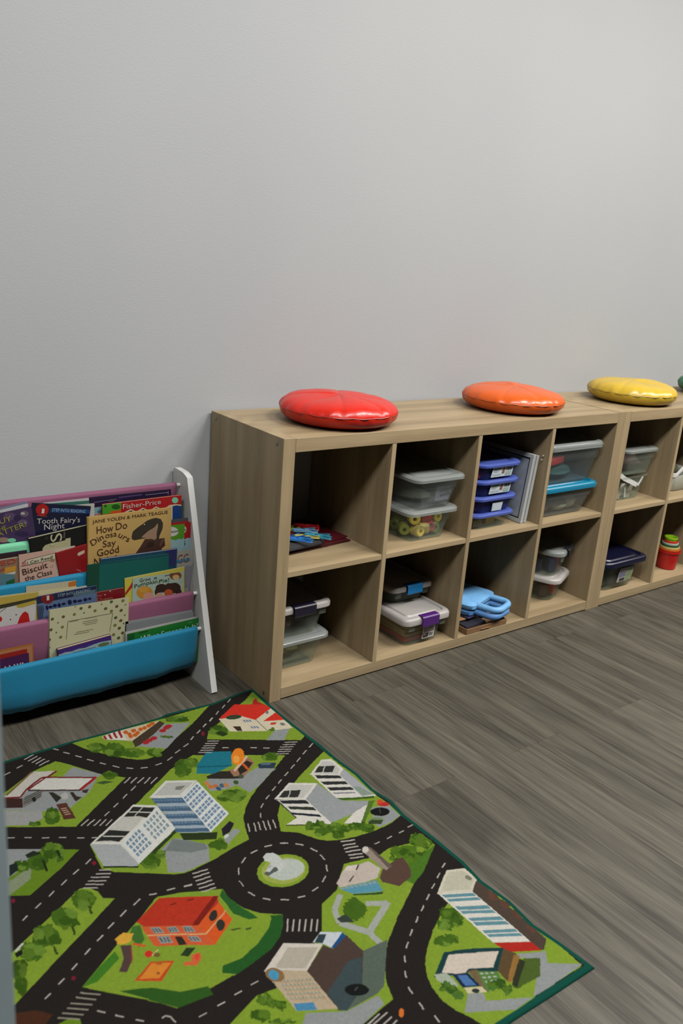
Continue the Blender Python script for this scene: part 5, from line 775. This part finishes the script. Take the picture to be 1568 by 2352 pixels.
# --- second column, upper cube: two smoky-lidded tubs
t = tub('clear shoebox tub full of bead spools, lower one in the second upper cube', .596, .198, ST, .146, .186, .292, .325, .098, 1, SMOKE, CLEAR, group=GT)
zb = ST + .006
for lab, x, y, z, ax, c in (('yellow bead spool at the front left of the tub, lying on two others', .563, .085, .058, (-.5, -1, .1), (206, 176, 60)), ('yellow bead spool at the bottom front of the tub', .572, .074, .020, (.1, -1, .1), (212, 184, 74)), ('green-yellow bead spool at the bottom left of the tub', .546, .108, .020, (-.6, -1, 0), (150, 156, 56)),
    ('pale yellow bead spool right of the bottom front one', .607, .085, .020, (1, -.4, 0), (206, 176, 92)), ('yellow bead spool lying behind the front ones', .592, .115, .052, (1, .5, 0), (210, 178, 66)), ('magenta bead spool in the middle of the tub', .630, .085, .022, (0, -1, .6), (176, 40, 76)), ('red bead spool above the magenta one', .618, .092, .056, (1, -.5, .3), (180, 36, 44)),
    ('yellow bead spool at the right front of the tub', .660, .092, .052, (.1, -1, .1), (190, 166, 60)), ('green bead spool at the bottom right of the tub', .650, .088, .019, (.1, -1, .1), (110, 150, 56)), ('green bead spool far back at the left of the tub', .560, .160, .020, (-1, -.3, 0), (90, 106, 40)), ('olive bead spool further back in the tub', .590, .185, .020, (-1, -.3, 0), (96, 100, 36))):
    spool(lab, (x, y, zb + z), ax, .0185, .034, c, 'bead spools in the clear tub')
t = tub('clear shoebox tub with a handwritten paper label, upper one in the second upper cube', .604, .190, ST + .1075, .146, .186, .292, .325, .098, 1, SMOKE, MILKY, group=GT)
sticker(t, [(-.002, -.152, .070), (.062, -.152, .070), (.058, -.1475, .020), (-.002, -.1475, .020)], (116, 116, 128), [('COOK', (.32, .70), (.98, .66), .42, (28, 28, 36))], name='paper_label')
lump('toy_food_bundle', 'dark assorted play pieces inside the labelled tub', 'toy pieces', (.600, .19, ST + .113), (.11, .22, .028), (70, 74, 62), .6, 8)

# --- second column, lower cube: latched boxes
t = tub('clear latched box with white lid and purple latch in the second lower cube', .606, .172, SB, .145, .172, .275, .30, .094, 1, LIDW, CLEAR, group=GT, latch=PURPLEP, lid_h=.024, over=.010)
sticker(t, [(-.006, -.150, .074), (.046, -.150, .074), (.043, -.1465, .018), (-.008, -.1465, .018)], (206, 204, 200), [((.05, .05, .95, .14), (40, 34, 36)), ((.05, .16, .95, .62), (104, 92, 92)), ((.06, .2, .5, .3), (140, 130, 128)), ((.55, .3, .85, .45), (70, 60, 60)), ((.05, .66, .52, .95), (44, 38, 38)), ((.1, .7, .3, .8), (150, 146, 140))] + [((.58 + .05 * i, .68, .60 + .05 * i + .012 * (i % 2), .93), (90, 86, 86)) for i in range(7)], name='product_label')
o = MB().box(-.062, .062, -.122, .122, 0, .018).build('red_tray', plain('red_card', (176, 44, 40), .5, k=1.10), None, bevel=.004); o.location = (.606, .172, SB + .0035); tag(o, 'red tray lying flat in the bottom of the purple-latched box', 'tray')
for i in range(4):
    o = MB().box(-.062, .062, -.122, .122, 0, .013).build('paper_stack', plain('tan_paper', (176, 150, 112), .8, k=0.98, var=.12, scale=25), None, bevel=.002); o.location = (.606, .172, SB + .0225 + i * .0142); o.rotation_euler = (0, 0, (.02, -.015, .01, -.02)[i])
    tag(o, 'tan paper pack in the purple-latched box, ' + ('lowest of four', 'second from the bottom', 'third from the bottom', 'topmost of four')[i], 'paper', 'paper packs in the purple-latched box')
tub('small clear latched box with a blue latch on the purple-latched box', .622, .235, SB + .1095, .132, .156, .20, .215, .052, 1, LIDW, CLEAR, group=GT, latch=CYANP, lid_h=.02, over=.010)
lump('chalk_pack', 'small olive pack inside the blue-latched box', 'pack', (.662, .20, SB + .114), (.05, .10, .034), (140, 126, 44), .6, 11)

# --- third column, upper cube: four blue-lidded tubs and two white boards
for i in range(4):
    xx = .886 + (.0, .004, .006, .006)[i]
    t = tub(('clear small tub with violet-blue lid at the bottom of the four-tub stack', 'violet-blue-lidded small tub with a white note, second from the bottom of the stack', 'violet-blue-lidded small tub with a printed label, third from the bottom of the stack', 'violet-blue-lidded small tub with a printed label at the top of the stack')[i],
        xx, .180, ST + i * .0568, .168, .192, .255, .275, .050, 1, VIOLETLID, BLUETUB if i else CLEAR, group='violet-blue-lidded tubs in the third upper cube', lid_h=.013, over=.003, r=.034)
    if i in (2, 3):
        sticker(t, [(-.040, -.1390, .043), (.058, -.1390, .043), (.054, -.1355, .009), (-.044, -.1355, .009)], (176, 186, 190), [((.06, .12, .40, .24), (50, 56, 70)), ((.06, .32, .32, .37), (120, 126, 130)), ((.06, .46, .28, .51), (120, 126, 130)), ((.06, .7, .45, .85), (150, 160, 164)), ((.48, .2, .60, .7), (120, 80, 54)), ((.50, .12, .58, .3), (70, 46, 36)), ((.66, .5, .94, .9), (140, 156, 150))] + [((.66 + .04 * k, .1, .68 + .04 * k + .008 * (k % 3), .4), (50, 54, 66)) for k in range(7)], name='product_label')
    if i == 1:
        sticker(t, [(-.020, -.1390, .034), (.030, -.1390, .034), (.028, -.1355, .004), (-.018, -.1355, .004)], (170, 180, 186), [((.05, .05, .95, .95), (176, 186, 192))], name='paper_note')
    z = ST + i * .0568 + .004
    for k, (px, c) in enumerate((((-.05, (84, 60, 60)), (.02, (190, 160, 50))), ((-.055, (110, 30, 60)), (.045, (160, 30, 60))), ((-.055, (30, 36, 90)), (.04, (40, 60, 110))), ((-.060, (150, 50, 34)), (.050, (60, 90, 80))))[i]):
        block('clay_block', ('left', 'right')[k] + ' modelling block seen inside the %s blue-lidded tub of the stack' % ('lowest', 'second', 'third', 'top')[i], 'toy block', (xx + px, .09 + .01 * k, z), (.05, .05, .028), c, .1, 'blocks in the blue-lidded tubs')
BOARD = plain('board_white', (150, 158, 170), .22, k=1.04, var=.02); FRAME = plain('frame_white', (176, 178, 176), .45, k=0.98, var=.02); DARKL = plain('dark_seam', (24, 26, 34), .5, k=0.85)
for i, (xb, lab) in enumerate(((1.019, 'white-framed dry-erase board leaning right of the blue-lidded tubs, front one'), (1.036, 'second white-framed board leaning against the divider behind the front board'))):
    t = thing('framed_board', lab, 'board', (xb, .187, ST + .0008), 0, 'white boards in the third upper cube'); t.rotation_euler = (0, math.radians(5.0 if i == 0 else 5.2), 0)
    w, h = .300, .243 - .004 * i
    mb = MB()
    for (y0, y1, z0, z1) in ((-w / 2, w / 2, 0, .014), (-w / 2, w / 2, h - .014, h), (-w / 2, -w / 2 + .014, .014, h - .014), (w / 2 - .014, w / 2, .014, h - .014)): mb.box(0, .012, y0, y1, z0, z1)
    mb.build('frame', FRAME, t, bevel=.001)
    mb = MB()
    for (y0, y1, z0, z1) in ((-w / 2 + .014, w / 2 - .014, .014, .018), (-w / 2 + .014, w / 2 - .014, h - .018, h - .014), (-w / 2 + .014, -w / 2 + .018, .018, h - .018), (w / 2 - .018, w / 2 - .014, .018, h - .018)): mb.box(.002, .008, y0, y1, z0, z1)
    mb.build('seam', DARKL, t)
    MB().box(.004, .009, -w / 2 + .018, w / 2 - .018, .018, h - .018).build('panel', BOARD, t)
for i, (yy, zz) in enumerate(((.022, .633), (.026, .618))):
    t = thing('clear_hook', ('upper', 'lower')[i] + ' tiny clear hook on the divider beside the white boards', 'hook', (1.0745, yy, zz), 0, 'clear hooks on the divider')
    mb = MB(); mb.loops([[(-.0012 * k, .004 * math.cos(a * .5236), .004 * math.sin(a * .5236)) for a in range(12)] for k in (0, 1)], True, True); mb.build('pad', CLEAR, t)
    mb = MB(); mb.tube([(-.001, 0, 0), (-.005, 0, -.001), (-.007, 0, .002)], [.0012, .0018, .0022], 8); mb.build('hook_tip', plain('clear_gloss', (190, 190, 180), .1, k=1.10), t)

# --- third column, lower cube: card tray, sheets, blue foam cases
CARD = plain('brown_card', (120, 86, 50), .85, k=0.98, var=.12, scale=50); CARDL = plain('brown_card_pale', (140, 104, 66), .85, k=0.92, var=.12, scale=50)
t = thing('cardboard_tray', 'flat brown cardboard tray at the front of the third lower cube', 'tray', (.880, .150, SB))
MB().box(-.098, .098, -.146, .146, .0004, .0030).build('tray_base', CARD, t)
for nm, a in (('tray_wall', (-.098, .098, -.148, -.1445, .0004, .020)), ('tray_wall', (-.098, .098, .1445, .148, .0004, .020)), ('tray_wall', (-.0985, -.0955, -.1445, .1445, .0004, .020)), ('tray_wall', (.0955, .0985, -.1445, .1445, .0004, .020))):
    MB().box(*a).build(nm, CARD, t, bevel=.0008)
mb = MB(); mb.tube([(-.03, -.1485, .004), (-.03, -.150, .0075), (.012, -.150, .0075), (.012, -.1485, .004)], .0016, 6); mb.build('hand_slot', CARDL, t)
block('card_insert', 'dark folded sheet lying in the brown cardboard tray', 'card', (.850, .13, SB + .0035), (.10, .20, .012), (38, 38, 48), .06, bev=.001)
o = MB().box(-.092, .092, -.125, .125, 0, .004).build('card_sheet', CARDL, None, bevel=.001); o.location = (.876, .188, SB + .0206); tag(o, 'pale brown card sheet on the cardboard tray under the blue cases', 'card')
NAVY = plain('navy_cloth', (26, 26, 66), .7, k=0.92, var=.1)
o = MB().box(-.105, .105, -.125, .125, 0, .0065).build('navy_folder', NAVY, None, bevel=.004); o.location = (.922, .192, SB + .025); o.rotation_euler = (0, 0, .16); tag(o, 'dark navy folder sticking out under the light blue foam cases', 'folder')
FOAM = plain('blue_foam', (104, 160, 206), .6, k=1.04, var=.06, scale=30); FOAM2 = plain('blue_foam_deep', (70, 118, 170), .65, k=1.04, var=.06, scale=30)
def foam_case(label, x, y, z, rz, m):
    t = thing('foam_case', label, 'case', (x, y, z), rz, 'light blue foam cases in the third lower cube')
    mb = MB(); L = [rrect(.178, .215, .02, 0), rrect(.19, .23, .026, .004), rrect(.19, .23, .026, .017), rrect(.17, .21, .02, .022)]
    mb.loops(L, True, True); mb.build('case_body', m, t, sharp=60)
    ring = rrect(.108, .116, .030, .0112, 6, 0, -.132)
    mb = MB(); mb.tube(ring, .0112, 12, closed=True); o = mb.build('carry_handle', m, t)
    return t
foam_case('light blue foam case with a loop handle, lower one under its twin', .902, .187, SB + .0318, math.radians(15), FOAM2)
foam_case('light blue foam case with a loop handle, on top in the third lower cube', .899, .185, SB + .0545, math.radians(19), FOAM)
# --- fourth column, upper cube
tub('milky tub with a teal lid, lower one in the fourth upper cube', 1.255, .196, ST, .232, .292, .29, .335, .108, 1, TEALLID, MILKY, group=GT, lid_h=.022, over=.002)
lump('white_craft_bundle', 'white rounded bundle at the right inside the teal-lidded tub', 'craft supplies', (1.335, .12, ST + .004), (.06, .10, .062), (236, 236, 212), .8, 21)
lump('pale_craft_bundle', 'pale low bundle in the middle of the teal-lidded tub', 'craft supplies', (1.275, .11, ST + .004), (.075, .09, .044), (214, 214, 192), .8, 22)
lump('grey_craft_bundle', 'dull grey-pink bundle at the left inside the teal-lidded tub', 'craft supplies', (1.19, .12, ST + .004), (.07, .10, .05), (136, 118, 118), .8, 23)
tub('milky tub with a smoky lid standing on the teal-lidded tub', 1.255, .196, ST + .1195, .250, .292, .29, .335, .138, 1, SMOKE, MILKY, group=GT, lid_h=.024, over=.002)
block('red_toy', 'red toy bar inside the smoky-lidded tub of the fourth upper cube', 'toy', (1.215, .10, ST + .180), (.13, .04, .026), (220, 50, 56), .25)
lump('teal_cloth', 'dark teal cloth at the bottom of the smoky-lidded tub', 'cloth', (1.25, .19, ST + .1245), (.20, .24, .052), (50, 92, 92), .8, 25)
# --- fourth column, lower cube: two rotated latched boxes
for i, (z, lab, lt) in enumerate(((SB, 'clear rounded box with a white lid, lower one in the fourth lower cube', None), (SB + .1015, 'clear rounded box with white lid and black latch, upper one in the fourth lower cube', BLACKP))):
    t = tub(lab, 1.312, .158, z, .125, .160, .15, .185, .088 if i == 0 else .095, 1, LIDW if i == 0 else SMOKE, CLEAR, rz=math.radians(24), group=GT, latch=lt, lid_h=.02, over=.006, r=.034)
    cols = (((.02, -.05, (214, 66, 24)), (-.03, -.03, (84, 40, 34)), (.03, .02, (60, 70, 60))), ((.025, -.045, (190, 46, 56)), (-.015, -.045, (44, 42, 84)), (-.03, .0, (50, 50, 90))))[i]
    for k, (ax, ay, c) in enumerate(cols):
        ca, sa = math.cos(math.radians(24)), math.sin(math.radians(24))
        block('toy_block', '%s toy block in the %s rounded box of the fourth lower cube' % ((('orange', 'brown', 'grey-green') if i == 0 else ('red', 'navy', 'indigo'))[k], ('lower', 'upper')[i]), 'toy block', (1.312 + ax * ca - ay * sa, .158 + ax * sa + ay * ca, z + .004), (.030, .035, .045 if k == 0 else .05), c, .3 + k, 'toy blocks in the rounded boxes')
    if i:
        o = MB().tube([(-.04, 0, 0), (.04, 0, 0)], .006, 8).build('yellow_stick', plain('yellow_stick', (186, 160, 50), .5, k=1.10), None); o.location = (1.285, .120, z + .075); o.rotation_euler = (0, .35, .5); tag(o, 'yellow stick lying across the upper rounded box', 'toy stick')
# --- fifth column (second unit), upper cube
tub('smoky-lidded clear tub stacked on a strap-filled tub in the fifth upper cube', 1.715, .205, ST + .1015, .166, .196, .262, .285, .098, 1, SMOKE, CLEAR, group=GT, lid_h=.014, over=.003)
lump('plum_cloth', 'dull plum cloth filling the smoky-lidded tub of the fifth upper cube', 'cloth', (1.715, .205, ST + .106), (.148, .235, .075), (92, 70, 72), .8, 31)
t = tub('open clear tub with white straps, lower one in the fifth upper cube', 1.690, .205, ST, .15, .178, .25, .275, .100, 1, None, CLEAR, group=GT, open_top=True)
def strap(label, pts, w=.013):
    mb = MB(); L = []
    for i, p in enumerate(pts):
        a = Vector(pts[max(0, i - 1)]); b = Vector(pts[min(len(pts) - 1, i + 1)]); tdir = (b - a).normalized(); n = tdir.cross(Vector((0, 1, 0))).normalized() * w / 2
        p = Vector(p); L.append([tuple(p + n + Vector((0, -.0008, 0))), tuple(p - n + Vector((0, -.0008, 0))), tuple(p - n + Vector((0, .0008, 0))), tuple(p + n + Vector((0, .0008, 0)))])
    mb.loops(L, True, True); o = mb.build('white_strap', plain('strap_white', (196, 196, 190), .6, k=1.04, var=.05), None); tag(o, label, 'strap', 'white straps in the fifth upper cube')
fy = .064
strap('wide white strap running down across the open tub in the fifth upper cube', [(1.590, fy - .004, .505), (1.625, fy, .488), (1.675, fy + .002, .470), (1.722, fy + .004, .452)], .018)
strap('short white strap rising from the end of the wide strap', [(1.722, fy + .001, .450), (1.738, fy + .001, .470), (1.745, fy - .001, .487)], .009)
strap('narrow white strap hanging upright in the middle of the open tub', [(1.668, fy + .012, .474), (1.660, fy + .014, .445), (1.668, fy + .016, .42), (1.672, fy + .018, .402)], .008)
for i, (x0, w) in enumerate(((1.640, .03), (1.705, .028))):
    o = MB().add([(x0 - .02, .092, ST + .004), (x0 + w - .02, .090, ST + .004), (x0 + w + .012, .094, ST + .062), (x0 + w * .4 + .012, .096, ST + .062), (x0 - .02, .094, ST + .004), (x0 + w - .02, .092, ST + .004), (x0 + w + .012, .096, ST + .062), (x0 + w * .4 + .012, .098, ST + .062)], [(0, 1, 2, 3), (7, 6, 5, 4), (0, 4, 5, 1), (1, 5, 6, 2), (2, 6, 7, 3), (3, 7, 4, 0)]).build('paper_slip', plain('slip_white', (170, 160, 150), .8, k=0.98), None)
    tag(o, ('left', 'right')[i] + ' folded white paper slip at the front of the open tub', 'paper', 'paper slips in the open tub')
# --- fifth column, lower cube: navy lid
t = tub('clear tub with a large navy lid and printed label in the fifth lower cube', 1.662, .178, SB, .190, .232, .285, .325, .120, 1, NAVYLID, CLEAR, group=GT, lid_h=.024, over=.012, r=.03)
sticker(t, [(-.030, -.1630, .094), (.064, -.1630, .094), (.060, -.1570, .032), (-.032, -.1570, .032)], (150, 150, 146), [((.0, .0, 1, .1), (34, 32, 30)), ((.04, .16, .52, .66), (100, 100, 120)), ((.1, .2, .45, .3), (150, 100, 104)), ((.56, .14, .97, .95), (124, 136, 96)), ((.60, .2, .9, .3), (70, 80, 44)), ((.62, .45, .9, .5), (84, 96, 60)), ((.62, .6, .9, .65), (84, 96, 60)), ((.15, .74, .5, .95), (50, 46, 44))], name='product_label')
for k, (xx, c, sz) in enumerate(((1.60, (110, 104, 96), (.05, .06, .03)), (1.66, (84, 78, 72), (.07, .06, .026)), (1.72, (96, 88, 80), (.05, .05, .034)), (1.63, (60, 62, 58), (.08, .10, .05)))):
    lump('stone_piece', '%s grey play stone in the navy-lidded tub' % ('left pale', 'middle dark', 'right', 'large hindmost')[k], 'play stone', (xx, .085 if k < 3 else .17, SB + .004), sz, c, .8, 40 + k, group='play stones in the navy-lidded tub')
block('dark_box', 'dark thin box standing right of the navy-lidded tub', 'box', (1.815, .19, SB + .0004), (.024, .22, .078), (52, 44, 44), 0, bev=.002)
# --- sixth column: stacking cups, white basket
cupx, cupy = 2.082, .088
CUPS = (('red', (186, 22, 18), .0500, 0.0, .083), ('orange', (206, 90, 30), .0455, .0100, .083), ('cream yellow', (206, 186, 110), .0415, .0185, .083), ('dark green', (40, 84, 50), .0375, .0270, .083), ('white', (176, 184, 166), .0340, .0345, .083), ('bright red', (206, 40, 34), .0305, .0430, .083), ('lime green', (140, 186, 30), .0270, .0580, .082))
for i, (nm, c, r, dz, h) in enumerate(CUPS):
    mb = MB(); n = 36
    rb = r * .80
    L = [disc(rb - .003, 0, n), disc(rb, .002, n), disc(r * .93, h - .010, n), disc(r, h - .009, n), disc(r + .001, h - .004, n), disc(r, h, n), disc(r - .0022, h, n), disc(r * .93 - .0025, h - .009, n), disc(rb - .002, .003, n)]
    mb.loops(L, True, True); o = mb.build('stacking_cup', plain('cup_' + nm.replace(' ', '_'), c, .3, k=.85, var=.03), None, sharp=50)
    o.location = (cupx, cupy, SB + .0002 + dz); tag(o, nm + ' stacking cup, ' + ('outermost of the nested set', 'second in the nested set', 'third in the nested set', 'fourth in the nested set', 'fifth in the nested set', 'sixth in the nested set', 'innermost and topmost of the nested set')[i], 'cup', 'nested stacking cups at the right edge')
BSK = plain('white_basket', (176, 178, 164), .5, k=0.98, var=.04)
t = thing('white_basket', 'white basket with a raised handle rim at the right edge of the shelf', 'basket', (2.075, .19, ST))
mb = MB(); L = []
n = 6
def wav(P, amp): return [(x, y, z + amp * max(0, 1 - abs(x) / .05)) for x, y, z in P]
L = [rrect(.168, .22, .02, 0), rrect(.178, .23, .024, .004), rrect(.182, .236, .024, .066)]
L2 = [rrect(.178, .232, .022, .066), rrect(.174, .226, .022, .006)]
mb.loops(L + L2, True, True); mb.build('basket_body', BSK, t, sharp=50)
mb = MB(); ring = [(x, y, z + .030 * max(0, 1 - (abs(x) / .075) ** 2)) for x, y, z in rrect(.184, .238, .025, .072, 8)]
ring = []
for (x, y, z) in rrect(.184, .238, .025, .071, 10): ring.append((x, y, z))
# denser front and back edges so that the handle can arch
full = []
for i in range(len(ring)):
    a = Vector(ring[i]); b = Vector(ring[(i + 1) % len(ring)]); k = max(1, int((b - a).length / .008))
    for j in range(k): full.append(a.lerp(b, j / k))
full = [(p.x, p.y, p.z + .034 * max(0, 1 - (abs(p.x) / .080) ** 2) * (1 if abs(p.y) > .1 else 0)) for p in full]
A = [[(x, y, z - .010) for x, y, z in full], [(x * 1.015, y * 1.015, z - .010) for x, y, z in full], [(x * 1.02, y * 1.02, z + .006) for x, y, z in full], [(x * .99, y * .99, z + .007) for x, y, z in full], [(x * .985, y * .985, z - .010) for x, y, z in full]]
mb.loops(A, False, False); mb.build('rim', plain('basket_rim', (206, 206, 200), .4, k=1.10, var=.03), t)
lump('olive_bundle', 'dark olive bundle behind the white basket rim at the right edge', 'cloth', (2.06, .21, ST + .008), (.14, .18, .115), (54, 52, 26), .9, 50)
